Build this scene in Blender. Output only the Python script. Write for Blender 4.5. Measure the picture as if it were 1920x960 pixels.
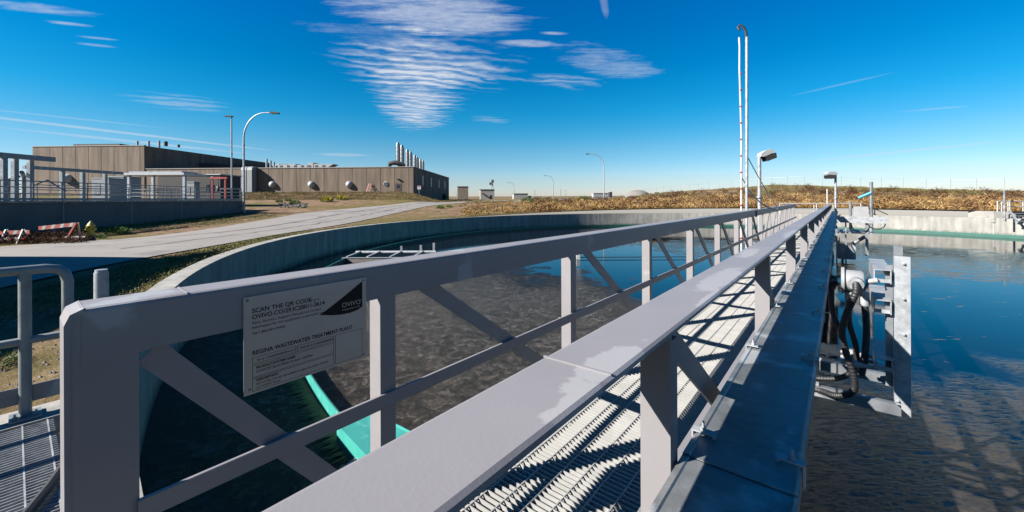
import bpy, bmesh, math, random
import numpy as np
from mathutils import Vector, Matrix
PI = math.pi
R = math.radians
random.seed(7)
rng = np.random.default_rng(11)
for o in list(bpy.data.objects):
    bpy.data.objects.remove(o)
S = bpy.context.scene
C = S.collection

# ---------------------------------------------------------------- camera
PSI = R(39.04)                       # camera looks this far left of the bridge axis (+Y)
cP, sP = math.cos(PSI), math.sin(PSI)
EYE = 1.42
FPX = 757.7
cam = bpy.data.cameras.new('camera')
cam.sensor_width = 36
cam.lens = FPX / 1920 * 36
cam.shift_y = -(480 - 373.1) / 1920
cam.clip_start = 0.02
cam.clip_end = 20000
co = bpy.data.objects.new('camera', cam)
C.objects.link(co)
co.matrix_world = Matrix.Translation((0, 0, EYE)) @ Matrix.Rotation(PSI, 4, 'Z') @ Matrix.Rotation(PI / 2, 4, 'X') @ Matrix.Rotation(R(-0.247), 4, 'Z')
S.camera = co

# ---------------------------------------------------------------- light
SUN_EL = R(32.2)
SUN_AZ = R(58.5)                     # shadows run this far from +X towards +Y
sdir = Vector((math.cos(SUN_AZ) * math.cos(SUN_EL), math.sin(SUN_AZ) * math.cos(SUN_EL), -math.sin(SUN_EL)))
sl = bpy.data.lights.new('sun', 'SUN')
sl.energy = 5.0
sl.angle = R(0.5)
sl.color = (1.0, 0.955, 0.89)
so = bpy.data.objects.new('sun', sl)
so.rotation_euler = sdir.to_track_quat('-Z', 'Y').to_euler()
so.location = (-20, -30, 30)
C.objects.link(so)

SKYTINT = [(0.0, (.60, .63, .88)), (.05, (.64, .65, .78)), (.12, (.56, .66, .73)), (.20, (.16, .67, .77)), (.30, (.0, .63, .78)), (.42, (.0, .60, .86))]
# world: sky texture and cirrus clouds laid on a high plane
w = bpy.data.worlds.new('World')
S.world = w
w.use_nodes = True
wt = w.node_tree
wt.nodes.clear()
def wn(t, **k):
    n = wt.nodes.new(t)
    for a, b in k.items():
        setattr(n, a, b)
    return n
def wm(op, a, b=None, c=None, clamp=False):
    n = wn('ShaderNodeMath', operation=op, use_clamp=clamp)
    for i, v in enumerate((a, b, c)):
        if v is None:
            continue
        if isinstance(v, (int, float)):
            n.inputs[i].default_value = v
        else:
            wt.links.new(v, n.inputs[i])
    return n.outputs[0]
sky = wn('ShaderNodeTexSky', sky_type='NISHITA', sun_disc=False)
sky.sun_elevation = SUN_EL
sky.sun_rotation = math.atan2(-sdir.x, -sdir.y) % (2 * PI)
sky.air_density = 1.0
sky.dust_density = 0.3
sky.ozone_density = 3.0
sky.altitude = 600
gam = wn('ShaderNodeGamma')
gam.inputs[1].default_value = 1.0
hsv = wn('ShaderNodeHueSaturation')
hsv.inputs['Hue'].default_value = 0.485
hsv.inputs['Saturation'].default_value = 1.45
hsv.inputs['Value'].default_value = 1.0
wt.links.new(sky.outputs[0], gam.inputs[0])
wt.links.new(gam.outputs[0], hsv.inputs['Color'])
tc = wn('ShaderNodeTexCoord')
sp = wn('ShaderNodeSeparateXYZ')
wt.links.new(tc.outputs['Generated'], sp.inputs[0])
dx, dy, dz = sp.outputs
zc = wm('MAXIMUM', dz, 0.025)
pa = wm('DIVIDE', wm('ADD', wm('MULTIPLY', dx, cP), wm('MULTIPLY', dy, sP)), zc)
pb = wm('DIVIDE', wm('SUBTRACT', wm('MULTIPLY', dy, cP), wm('MULTIPLY', dx, sP)), zc)
cmb = wn('ShaderNodeCombineXYZ')
wt.links.new(pa, cmb.inputs[0]); wt.links.new(pb, cmb.inputs[1])
def wnoise(scale, sx=1, sy=1, rot=0, detail=6, rough=.6, dist=0):
    mp = wn('ShaderNodeMapping')
    mp.inputs['Scale'].default_value = (sx, sy, 1)
    mp.inputs['Rotation'].default_value = (0, 0, rot)
    wt.links.new(cmb.outputs[0], mp.inputs[0])
    n = wn('ShaderNodeTexNoise')
    n.inputs['Scale'].default_value = scale
    n.inputs['Detail'].default_value = detail
    n.inputs['Roughness'].default_value = rough
    n.inputs['Distortion'].default_value = dist
    wt.links.new(mp.outputs[0], n.inputs['Vector'])
    return n.outputs[0]
n_warp = wnoise(1.6, detail=3)
n_warp2 = wnoise(1.3, detail=2, rot=1.0)
n_fine = wnoise(6, 0.22, 1.3, rot=-0.37, detail=10, rough=.70, dist=.25)
n_grain = wnoise(14, .8, 1.2, rot=-0.37, detail=8, rough=.7)
n_mid = wnoise(3.0, 0.7, 1.2, rot=-0.37, detail=6)
n_edge = wnoise(2.2, detail=5, rot=.5)
ph = wm('ADD', wm('SUBTRACT', pb, wm('MULTIPLY', pa, 0.39)), wm('ADD', wm('MULTIPLY', wm('SUBTRACT', n_warp, .5), 0.55), wm('MULTIPLY', wm('SUBTRACT', n_fine, .5), 0.22)))
def ripple(period):
    s_ = wm('SINE', wm('MULTIPLY', ph, 2 * PI / period))
    return wm('POWER', wm('ADD', wm('MULTIPLY', s_, .5), .5), 1.1)
rip17 = ripple(.172)
rip24 = ripple(.25)
def patch(u0, v0, ru, rv, ang=0.0, kind='soft', amp=1.0, edge=.9, thr=.45):
    ca, sa = math.cos(ang), math.sin(ang)
    a = wm('SUBTRACT', pa, u0); b = wm('SUBTRACT', pb, v0)
    x = wm('DIVIDE', wm('ADD', wm('MULTIPLY', a, ca), wm('MULTIPLY', b, sa)), ru)
    y = wm('DIVIDE', wm('SUBTRACT', wm('MULTIPLY', b, ca), wm('MULTIPLY', a, sa)), rv)
    d = wm('ADD', wm('MULTIPLY', x, x), wm('MULTIPLY', y, y))
    d = wm('ADD', d, wm('MULTIPLY', wm('SUBTRACT', n_edge, .5), edge * 2.2))
    d = wm('ADD', d, wm('MULTIPLY', wm('SUBTRACT', n_fine, .5), 4.2 if kind == 'soft' else 2.4 if kind != 'streak' else .8))
    m = wm('SUBTRACT', 1.0, d, clamp=True)
    m = wm('SMOOTH_MIN', wm('MULTIPLY', m, 1.1), 1.0, .35)
    nn = wm('ADD', wm('MULTIPLY', n_fine, .62), wm('MULTIPLY', n_grain, .38))
    if kind == 'soft':
        q = wm('ADD', nn, wm('MULTIPLY', wm('SUBTRACT', m, .6), .30))
        t = wm('MULTIPLY', wm('SUBTRACT', q, thr), 2.6, clamp=True)
    elif kind in ('rip17', 'rip24'):
        q = wm('ADD', wm('MULTIPLY', rip17 if kind == 'rip17' else rip24, .27), wm('ADD', nn, wm('MULTIPLY', wm('SUBTRACT', m, .6), .22)))
        t = wm('MULTIPLY', wm('SUBTRACT', q, thr + .08), 2.4, clamp=True)
    elif kind == 'streak':
        t = wm('ADD', .45, wm('MULTIPLY', n_mid, .7), clamp=True)
    return wm('MULTIPLY', wm('MULTIPLY', m, t), amp)
ax = math.atan2(2.72, -.67)
PT = [
 patch(-.62, 3.10, .78, .72, .45, 'rip17', .85, .7, .42),
 patch(-1.02, 4.4, 1.75, .48, ax, 'rip17', .80, .6, .40),
 patch(-.95, 4.0, 1.9, .40, ax, 'soft', .40, .6, .34),
 patch(-.42, 2.18, .60, .34, .25, 'soft', .90, .6, .36),
 patch(-.85, 2.45, .52, .20, .40, 'soft', .40, .8, .44),
 patch(.74, 3.02, .62, .30, .75, 'soft', .60, .8, .42),
 patch(.45, 3.45, .42, .24, .4, 'rip17', .50, .7, .44),
 patch(.47, 2.05, .022, .22, -.30, 'streak', .28, .2),
 patch(-2.46, 2.09, .34, .10, .35, 'soft', .65, .5, .38),
 patch(-2.50, 2.28, .13, .04, .3, 'soft', .7, .3, .35),
 patch(-2.55, 2.48, .12, .03, .3, 'soft', .5, .3, .35),
 patch(-2.66, 2.60, .12, .04, .3, 'soft', .5, .3, .35),
 patch(-3.40, 4.15, .52, .52, .3, 'rip24', .42, .4),
 patch(-5.65, 6.1, 2.6, .16, math.atan2(2.42, .95), 'streak', .60, .25),
 patch(-6.3, 7.1, 2.0, .22, math.atan2(2.6, 1.0), 'streak', .52, .25),
 patch(-5.3, 4.9, 1.0, .08, math.atan2(2.0, 1.5), 'streak', .30, .35),
 patch(2.9, 3.6, .42, .045, math.atan2(-.66, .29), 'streak', .20, .5),
 patch(8.5, 9.0, 2.4, .30, math.atan2(-3.3, .6), 'streak', .50, .3),
 patch(.10, 2.60, .22, .07, .1, 'soft', .8, .4, .36),
 patch(.26, 2.44, .11, .03, .1, 'soft', .7, .3, .34),
 patch(-3.75, 9.0, .75, .45, .2, 'soft', .6, .5, .36),
 patch(4.76, 4.6, .40, .10, -.5, 'soft', .4, .4, .38),
 patch(-.27, 5.1, .34, .26, .6, 'soft', .45, .5, .40),
]
tot = PT[0]
for q in PT[1:]:
    tot = wm('ADD', tot, q)
tot = wm('MULTIPLY', tot, 1.0, clamp=True)
tot = wm('MULTIPLY', tot, wm('GREATER_THAN', dz, 0.03))
mixc = wn('ShaderNodeMix', data_type='RGBA')
wt.links.new(tot, mixc.inputs['Factor'])
tr = wn('ShaderNodeValToRGB')
wt.links.new(dz, tr.inputs[0])
_e = tr.color_ramp.elements
for _ in range(4): _e.new(.5)
for _i, (_p, _c) in enumerate(SKYTINT):
    _e[_i].position = _p; _e[_i].color = (*_c, 1)
tm = wn('ShaderNodeMix', data_type='RGBA', blend_type='MULTIPLY')
tm.inputs['Factor'].default_value = 1
wt.links.new(hsv.outputs[0], tm.inputs[6]); wt.links.new(tr.outputs[0], tm.inputs[7])
wt.links.new(tm.outputs[2], mixc.inputs[6])
CLOUD = mixc.inputs[7]
CLOUD.default_value = (3.9, 4.25, 4.9, 1)
bg = wn('ShaderNodeBackground')
bg.inputs['Strength'].default_value = 0.05
wt.links.new(mixc.outputs[2], bg.inputs['Color'])
wo = wn('ShaderNodeOutputWorld')
wt.links.new(bg.outputs[0], wo.inputs[0])

S.view_settings.view_transform = 'Standard'
S.view_settings.look = 'None'
S.view_settings.exposure = 1.75
S.view_settings.gamma = 1
S.render.engine = 'CYCLES'
S.cycles.max_bounces = 6
S.cycles.diffuse_bounces = 1

# ---------------------------------------------------------------- helpers
def W(a, b, z=0.0):
    """camera-heading frame (a right, b ahead) to world"""
    return Vector((a * cP - b * sP, a * sP + b * cP, z))
def PXW(x, y, d):
    """point seen at photo pixel x,y when it stands d metres ahead"""
    hor = 373.1 - .0043 * (x - 960)
    a = (x - 960) / FPX * d
    return W(a, d, EYE - (y - hor) / FPX * d)
def ab(v):
    return v[0] * cP + v[1] * sP, -v[0] * sP + v[1] * cP

class MB:
    def __init__(s):
        s.v = []; s.f = []; s.sm = []
    def add(s, vs, fs, smooth=False):
        n = len(s.v)
        s.v += [tuple(p) for p in vs]
        s.f += [tuple(i + n for i in f) for f in fs]
        s.sm += [smooth] * len(fs)
        return s
    def box(s, x0, x1, y0, y1, z0, z1, ch=0.0):
        if ch:
            return s.prism([(x0 + ch, z0), (x1 - ch, z0), (x1, z0 + ch), (x1, z1 - ch), (x1 - ch, z1), (x0 + ch, z1), (x0, z1 - ch), (x0, z0 + ch)], y0, y1)
        vs = [(x0, y0, z0), (x1, y0, z0), (x1, y1, z0), (x0, y1, z0), (x0, y0, z1), (x1, y0, z1), (x1, y1, z1), (x0, y1, z1)]
        return s.add(vs, [(0, 3, 2, 1), (4, 5, 6, 7), (0, 1, 5, 4), (1, 2, 6, 5), (2, 3, 7, 6), (3, 0, 4, 7)])
    def prism(s, poly, y0, y1, axis='y'):
        """polygon of (x,z) extruded along y  (axis 'x': (y,z) along x ; 'z': (x,y) along z)"""
        n = len(poly)
        def P(p, t):
            return (p[0], t, p[1]) if axis == 'y' else (t, p[0], p[1]) if axis == 'x' else (p[0], p[1], t)
        vs = [P(p, y0) for p in poly] + [P(p, y1) for p in poly]
        fs = [(i, (i + 1) % n, n + (i + 1) % n, n + i) for i in range(n)]
        fs += [tuple(range(n))[::-1], tuple(range(n, 2 * n))]
        return s.add(vs, fs)
    def tube(s, pts, r, n=8, caps=True, r2=None):
        pts = [Vector(p) for p in pts]
        m = len(pts)
        vs = []; prev = None
        for i, p in enumerate(pts):
            t = (pts[min(i + 1, m - 1)] - pts[max(i - 1, 0)]).normalized()
            if prev is None:
                u = t.orthogonal().normalized()
            else:
                u = (prev - t * prev.dot(t)).normalized()
            prev = u
            q = t.cross(u)
            rr = r if r2 is None else r + (r2 - r) * i / (m - 1)
            if callable(r):
                rr = r(i / (m - 1))
            for k in range(n):
                a = 2 * PI * k / n
                vs.append(p + (u * math.cos(a) + q * math.sin(a)) * rr)
        fs = [(i * n + k, i * n + (k + 1) % n, (i + 1) * n + (k + 1) % n, (i + 1) * n + k) for i in range(m - 1) for k in range(n)]
        s.add(vs, fs, True)
        if caps:
            s.add(vs[:n], [tuple(range(n))[::-1]]); s.add(vs[-n:], [tuple(range(n))])
        return s
    def bar(s, p, q, wx, wz, up=(0, 0, 1)):
        """rectangular bar from p to q, width wx (sideways) and wz"""
        p, q = Vector(p), Vector(q)
        t = (q - p).normalized(); up = Vector(up)
        sd = t.cross(up).normalized(); u = sd.cross(t)
        vs = []
        for e in (p, q):
            for i, j in ((-1, -1), (1, -1), (1, 1), (-1, 1)):
                vs.append(e + sd * (i * wx / 2) + u * (j * wz / 2))
        return s.add(vs, [(0, 1, 5, 4), (1, 2, 6, 5), (2, 3, 7, 6), (3, 0, 4, 7), (3, 2, 1, 0), (4, 5, 6, 7)])
    def lathe(s, prof, n=16, c=(0, 0, 0)):
        vs = []
        for r, z in prof:
            for k in range(n):
                a = 2 * PI * k / n
                vs.append((c[0] + r * math.cos(a), c[1] + r * math.sin(a), c[2] + z))
        m = len(prof)
        fs = [(i * n + k, i * n + (k + 1) % n, (i + 1) * n + (k + 1) % n, (i + 1) * n + k) for i in range(m - 1) for k in range(n)]
        fs += [tuple(range(n))[::-1], tuple(range((m - 1) * n, m * n))]
        return s.add(vs, fs, True)
    def xform(s, M):
        s.v = [tuple(M @ Vector(p)) for p in s.v]
        return s
    def build(s, name, mat, parent=None, loc=None, rot=None):
        me = bpy.data.meshes.new(name)
        me.from_pydata(s.v, [], s.f)
        me.polygons.foreach_set('use_smooth', s.sm)
        bm = bmesh.new(); bm.from_mesh(me)
        bmesh.ops.recalc_face_normals(bm, faces=bm.faces)
        bm.to_mesh(me); bm.free()
        me.update()
        if any(s.sm):
            try:
                me.set_sharp_from_angle(angle=R(40))
            except Exception:
                pass
        me.materials.append(mat)
        o = bpy.data.objects.new(name, me)
        C.objects.link(o)
        if parent: o.parent = parent
        if loc is not None: o.location = loc
        if rot is not None: o.rotation_euler = rot
        return o
def tag(o, label=None, cat=None, group=None, kind=None):
    if label: o['label'] = label
    if cat: o['category'] = cat
    if group: o['group'] = group
    if kind: o['kind'] = kind
    return o
def thing(name, label, cat, loc=(0, 0, 0), rz=0.0, group=None):
    o = bpy.data.objects.new(name, None)
    o.empty_display_size = .2
    C.objects.link(o)
    o.location = loc; o.rotation_euler = (0, 0, rz)
    return tag(o, label, cat, group)
def copy_tree(o, parent=None, label=None):
    c = o.copy(); C.objects.link(c)
    if parent: c.parent = parent
    if label: c['label'] = label
    for ch in [x for x in bpy.data.objects if x.parent == o]:
        copy_tree(ch, c)
    return c

# ---------------------------------------------------------------- materials
def mat(name, col, rough=.6, metal=0.0, var=.15, vscale=3.0, bump=.0, bscale=40.0, col2=None, spots=None, spec=.5, coat=0):
    m = bpy.data.materials.new(name)
    K = .43 if metal < .3 else .55
    col = tuple(c * K for c in col)
    if col2: col2 = tuple(c * K for c in col2)
    if spots: spots = (tuple(c * K for c in spots[0]),) + tuple(spots[1:])
    m.use_nodes = True
    nt = m.node_tree
    b = nt.nodes['Principled BSDF']
    b.inputs['Roughness'].default_value = rough
    b.inputs['Metallic'].default_value = metal
    b.inputs['Specular IOR Level'].default_value = spec
    if coat: b.inputs['Coat Weight'].default_value = coat
    t = nt.nodes.new('ShaderNodeTexCoord')
    n = nt.nodes.new('ShaderNodeTexNoise')
    n.inputs['Scale'].default_value = vscale
    n.inputs['Detail'].default_value = 8
    n.inputs['Roughness'].default_value = .65
    nt.links.new(t.outputs['Object'], n.inputs['Vector'])
    r = nt.nodes.new('ShaderNodeValToRGB')
    c2 = col2 or tuple(c * (1 - var) for c in col)
    c1 = col if col2 else tuple(min(1, c * (1 + var * .6)) for c in col)
    r.color_ramp.elements[0].position = .32; r.color_ramp.elements[1].position = .68
    r.color_ramp.elements[0].color = (*c2, 1); r.color_ramp.elements[1].color = (*c1, 1)
    nt.links.new(n.outputs[0], r.inputs[0])
    out = r.outputs[0]
    if spots:   # (colour, scale, threshold, softness)
        n2 = nt.nodes.new('ShaderNodeTexNoise')
        n2.inputs['Scale'].default_value = spots[1]; n2.inputs['Detail'].default_value = 7
        nt.links.new(t.outputs['Object'], n2.inputs['Vector'])
        mr = nt.nodes.new('ShaderNodeMapRange')
        mr.inputs[1].default_value = spots[2]; mr.inputs[2].default_value = spots[2] + spots[3]
        nt.links.new(n2.outputs[0], mr.inputs[0])
        mx = nt.nodes.new('ShaderNodeMix'); mx.data_type = 'RGBA'
        nt.links.new(mr.outputs[0], mx.inputs['Factor'])
        nt.links.new(out, mx.inputs[6]); mx.inputs[7].default_value = (*spots[0], 1)
        out = mx.outputs[2]
    nt.links.new(out, b.inputs['Base Color'])
    if bump:
        n3 = nt.nodes.new('ShaderNodeTexNoise'); n3.inputs['Scale'].default_value = bscale; n3.inputs['Detail'].default_value = 6
        nt.links.new(t.outputs['Object'], n3.inputs['Vector'])
        bp = nt.nodes.new('ShaderNodeBump'); bp.inputs['Strength'].default_value = bump; bp.inputs['Distance'].default_value = .02
        nt.links.new(n3.outputs[0], bp.inputs['Height']); nt.links.new(bp.outputs[0], b.inputs['Normal'])
    # slight roughness change
    mr2 = nt.nodes.new('ShaderNodeMapRange'); mr2.inputs[3].default_value = max(.02, rough - .12); mr2.inputs[4].default_value = min(1, rough + .12)
    nt.links.new(n.outputs[0], mr2.inputs[0]); nt.links.new(mr2.outputs[0], b.inputs['Roughness'])
    return m
M = {}
M['paint'] = mat('bridge_paint', (.375, .355, .365), .45, 0, .07, 2.2, .03, 160, spots=((.50, .50, .51), 2.3, .655, .03), spec=.3)
M['galv'] = mat('galvanised_steel', (.46, .48, .50), .5, .3, .30, 18, .05, 60, spots=((.30, .32, .34), 7, .56, .08))
M['galv_dark'] = mat('weathered_galvanised', (.26, .28, .30), .5, .45, .3, 5, .05, 40, spots=((.42, .44, .46), 4.2, .56, .07))
M['grate'] = mat('grating_steel', (.58, .57, .54), .55, .15, .12, 6, .0, 60)
M['tray'] = mat('tray_cover_metal', (.30, .32, .33), .45, .28, .5, 4.5, .08, 30, spots=((.60, .62, .62), 6.0, .55, .09))
M['ss'] = mat('brushed_steel', (.55, .55, .55), .36, .75, .08, 3, .02, 200)
M['black'] = mat('black_ink', (.012, .012, .014), .6, 0, .1, 5, spec=.15)
M['rubber'] = mat('black_rubber', (.02, .02, .022), .55, 0, .3, 20, .05, 60)
M['whitep'] = mat('white_paint', (.72, .72, .70), .45, 0, .06, 3)
M['lightp'] = mat('pale_lamp_housing', (.48, .49, .49), .4, .1, .08, 3)
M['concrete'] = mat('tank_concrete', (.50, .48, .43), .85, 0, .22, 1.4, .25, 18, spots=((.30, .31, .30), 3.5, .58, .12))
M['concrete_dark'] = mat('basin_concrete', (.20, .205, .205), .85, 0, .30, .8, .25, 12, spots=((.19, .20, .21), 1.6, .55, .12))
M['teal'] = mat('teal_fibreglass', (.08, .52, .44), .45, 0, .12, 3.0, .05, 60, spots=((.16, .62, .52), 9, .60, .05))
M['algae'] = mat('algae', (.22, .20, .06), .9, 0, .5, 9, .3, 30)
M['wall_tan'] = mat('aggregate_panel', (.36, .285, .215), .95, 0, .30, .9, .4, 9)
M['cap'] = mat('parapet_cap', (.50, .47, .43), .7, 0, .1, 1)
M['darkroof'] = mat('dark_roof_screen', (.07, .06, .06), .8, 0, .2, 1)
M['door'] = mat('brown_door', (.16, .045, .03), .5, 0, .2, 2)
M['glass'] = mat('window_glass', (.03, .035, .045), .12, 0, .1, 2)
M['red'] = mat('red_paint', (.52, .035, .03), .5, 0, .2, 3)
M['orange'] = mat('barricade_red', (.62, .10, .06), .6, 0, .15, 5)
M['yellow'] = mat('yellow_paint', (.72, .50, .03), .45, 0, .15, 5)
M['bluelabel'] = mat('blue_plastic', (.02, .42, .62), .5)
M['bark'] = mat('stem_brown', (.16, .10, .05), .9, 0, .3, 10)
M['rock'] = mat('rubble_stone', (.30, .27, .24), .9, 0, .3, 4, .3, 12)

def leafmat(name, cols, scale=.8):
    m = bpy.data.materials.new(name); m.use_nodes = True
    nt = m.node_tree; b = nt.nodes['Principled BSDF']
    b.inputs['Roughness'].default_value = .85; b.inputs['Specular IOR Level'].default_value = .15
    g = nt.nodes.new('ShaderNodeNewGeometry'); t = nt.nodes.new('ShaderNodeTexCoord')
    n = nt.nodes.new('ShaderNodeTexNoise'); n.inputs['Scale'].default_value = scale; n.inputs['Detail'].default_value = 3
    nt.links.new(t.outputs['Object'], n.inputs['Vector'])
    a = nt.nodes.new('ShaderNodeMath'); a.operation = 'MULTIPLY_ADD'; a.inputs[1].default_value = .45
    nt.links.new(g.outputs['Random Per Island'], a.inputs[0])
    m2 = nt.nodes.new('ShaderNodeMath'); m2.operation = 'MULTIPLY'; m2.inputs[1].default_value = .75
    nt.links.new(n.outputs[0], m2.inputs[0]); nt.links.new(m2.outputs[0], a.inputs[2])
    r = nt.nodes.new('ShaderNodeValToRGB'); r.color_ramp.interpolation = 'LINEAR'
    els = r.color_ramp.elements
    while len(els) < len(cols): els.new(.5)
    for i, c in enumerate(cols):
        els[i].position = .22 + .58 * i / (len(cols) - 1); els[i].color = (*c, 1)
    nt.links.new(a.outputs[0], r.inputs[0]); nt.links.new(r.outputs[0], b.inputs['Base Color'])
    return m
M['dry'] = leafmat('dry_weed', [(.022, .012, .006), (.10, .05, .02), (.20, .12, .045), (.33, .22, .095)], .6)
M['darkweed'] = leafmat('dark_dry_weed', [(.012, .006, .004), (.035, .015, .008), (.07, .03, .015)], .9)
M['drygrass'] = leafmat('dry_grass', [(.04, .032, .011), (.095, .07, .027), (.16, .12, .052)], .6)
M['green'] = leafmat('green_leaf', [(.015, .04, .006), (.04, .085, .015), (.07, .13, .03)], 2)
M['verge'] = leafmat('verge_grass', [(.035, .045, .012), (.085, .09, .025), (.17, .145, .06)], .8)
M['yflower'] = leafmat('yellow_flower', [(.22, .18, .012), (.42, .32, .02)], 2)

# ---------------------------------------------------------------- terrain
TC = Vector((-1.08, 23.2))
TR = 22.85
TOUT = 23.20
WALL_TOP = -.09
WATER_Z = -1.32
BOT = -1.9
def sstep(e0, e1, x):
    t = np.clip((x - e0) / (e1 - e0), 0, 1)
    return t * t * (3 - 2 * t)
CRK = np.array([-.2, .20, .30, .36, .45, .55, .647, .78, .90, 1.04, 1.15, 1.27, 1.7, 2.5])
CRP = np.array([0, 0, 2, 8, 13, 17, 21.5, 17, 13, 9, 7, 5, 2, 0.])
def hgt(X, Y):
    X = np.asarray(X, float); Y = np.asarray(Y, float)
    a = X * cP + Y * sP; b = -X * sP + Y * cP
    rr = np.hypot(X - TC.x, Y - TC.y)
    dist = np.hypot(a, b)
    z = -.45 + 1.35 * sstep(28, 66, dist) + .35 * sstep(66, 130, dist) + 15 * sstep(250, 2500, dist)
    bb = np.maximum(b, 5)
    k = a / bb
    # bank in front of the long building
    bank = sstep(50, 79, b) * (1 - sstep(-.27, -.17, k)) * (1 - sstep(150, 260, b))
    z = z + 1.75 * bank * (b > 20)
    # hill to the right
    cz = np.interp(k, CRK, CRP) * 85 / FPX + .50
    on = (np.interp(k, [.18, .33], [0, 1])) * (b > 3)
    up = sstep(25, 78, rr) * (1 - .55 * sstep(84, 170, rr))
    z = z + on * cz * up * np.where(k > .2, 1, 0)
    # verge raised to the wall
    z = z + .30 * (1 - sstep(23.2, 26, rr)) * sstep(-2, 10, b)
    # small unevenness away from the paths
    un = .06 * (np.sin(X * .9 + 1.3 * np.sin(Y * .5)) + np.sin(Y * 1.1 + 1.7 * np.sin(X * .37)))
    z = z + un * sstep(62, 68, b) * (b < 140) + .5 * un * sstep(28, 34, rr) * (a > 0)
    return z
def h1(x, y):
    return float(hgt(x, y))
def groundW(a, b):
    p = W(a, b)
    p.z = h1(p.x, p.y)
    return p

rings = list(np.arange(TOUT - .03, 120, .55)) + list(np.geomspace(121, 6000, 44))
NA = 720
vs = []; fs = []
th = np.arange(NA) * 2 * PI / NA
for r_ in rings:
    X = TC.x + r_ * np.cos(th); Y = TC.y + r_ * np.sin(th)
    Z = hgt(X, Y)
    vs += list(zip(X.tolist(), Y.tolist(), Z.tolist()))
for i in range(len(rings) - 1):
    for k in range(NA):
        k2 = (k + 1) % NA
        fs.append((i * NA + k, (i + 1) * NA + k, (i + 1) * NA + k2, i * NA + k2))
me = bpy.data.meshes.new('ground'); me.from_pydata(vs, [], fs); me.update()
me.polygons.foreach_set('use_smooth', [True] * len(fs))
gm = bpy.data.materials.new('dry_ground'); gm.use_nodes = True
nt = gm.node_tree; b = nt.nodes['Principled BSDF']; b.inputs['Roughness'].default_value = .95; b.inputs['Specular IOR Level'].default_value = .1
t = nt.nodes.new('ShaderNodeTexCoord')
def gn(scale, det=8, rough=.6):
    n = nt.nodes.new('ShaderNodeTexNoise'); n.inputs['Scale'].default_value = scale; n.inputs['Detail'].default_value = det; n.inputs['Roughness'].default_value = rough
    nt.links.new(t.outputs['Object'], n.inputs['Vector']); return n.outputs[0]
def gramp(fac, stops):
    r = nt.nodes.new('ShaderNodeValToRGB'); e = r.color_ramp.elements
    while len(e) < len(stops): e.new(.5)
    for i, (p, c) in enumerate(stops): e[i].position = p; e[i].color = (*c, 1)
    nt.links.new(fac, r.inputs[0]); return r.outputs[0]
def gmix(f, A, B):
    m = nt.nodes.new('ShaderNodeMix'); m.data_type = 'RGBA'
    nt.links.new(f, m.inputs['Factor']); nt.links.new(A, m.inputs[6]); nt.links.new(B, m.inputs[7]); return m.outputs[2]
soil = gramp(gn(1.3, 10, .7), [(.3, (.055, .034, .019)), (.5, (.13, .083, .048)), (.68, (.21, .155, .105))])
grass = gramp(gn(2.6, 10, .75), [(.3, (.04, .042, .011)), (.55, (.10, .08, .029)), (.72, (.165, .125, .055))])
gf = gramp(gn(.09, 4), [(.46, (0, 0, 0)), (.60, (1, 1, 1))])
nt.links.new(gmix(gf, soil, grass), b.inputs['Base Color'])
bp = nt.nodes.new('ShaderNodeBump'); bp.inputs['Strength'].default_value = .8; bp.inputs['Distance'].default_value = .08
nt.links.new(gn(9, 10, .7), bp.inputs['Height']); nt.links.new(bp.outputs[0], b.inputs['Normal'])
me.materials.append(gm)
go = bpy.data.objects.new('ground', me); C.objects.link(go); tag(go, kind='structure')

# road strip
near_e = [(-9.2, 3), (-10.2, 6), (-10.8, 8.5), (-11.6, 11), (-11.9, 13.6), (-12.1, 16.4), (-12.6, 22), (-12.5, 28), (-12.0, 39), (-10.8, 52), (-7.0, 62), (0, 75), (13, 96), (34, 125)]
far_e = [(-24, 3), (-23.5, 6), (-23, 8.5), (-22.5, 11), (-22, 13.6), (-20.6, 16.7), (-18.4, 20), (-19.8, 30), (-20.6, 40), (-17.4, 50), (-11.7, 62), (-7.2, 75), (4, 96), (24, 131)]
def resamp(P, n=160):
    P = np.array(P, float); t_ = np.r_[0, np.cumsum(np.hypot(*np.diff(P, axis=0).T))]; u = np.linspace(0, t_[-1], n)
    q = np.c_[np.interp(u, t_, P[:, 0]), np.interp(u, t_, P[:, 1])]
    for _ in range(12):
        q[1:-1] = .25 * q[:-2] + .5 * q[1:-1] + .25 * q[2:]
    return q
A_, B_ = resamp(near_e, 300), resamp(far_e, 300)
NC = 24
vs = []; fs = []
for i in range(300):
    for j in range(NC + 1):
        tt = j / NC
        q = A_[i] * (1 - tt) + B_[i] * tt
        p = W(q[0], q[1])
        vs.append((p.x, p.y, h1(p.x, p.y) + .035 + .05 * math.sin(tt * PI)))
for i in range(299):
    for j in range(NC):
        fs.append((i * (NC + 1) + j, i * (NC + 1) + j + 1, (i + 1) * (NC + 1) + j + 1, (i + 1) * (NC + 1) + j))
me = bpy.data.meshes.new('road'); me.from_pydata(vs, [], fs); me.update(); me.polygons.foreach_set('use_smooth', [True] * len(fs))
M['road'] = mat('worn_road', (.36, .325, .29), .9, 0, .14, .5, .15, 30, spots=((.24, .215, .20), .55, .60, .08))
me.materials.append(M['road'])
tag(bpy.data.objects.new('road', me), kind='structure'); C.objects.link(bpy.data.objects['road'])

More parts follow.
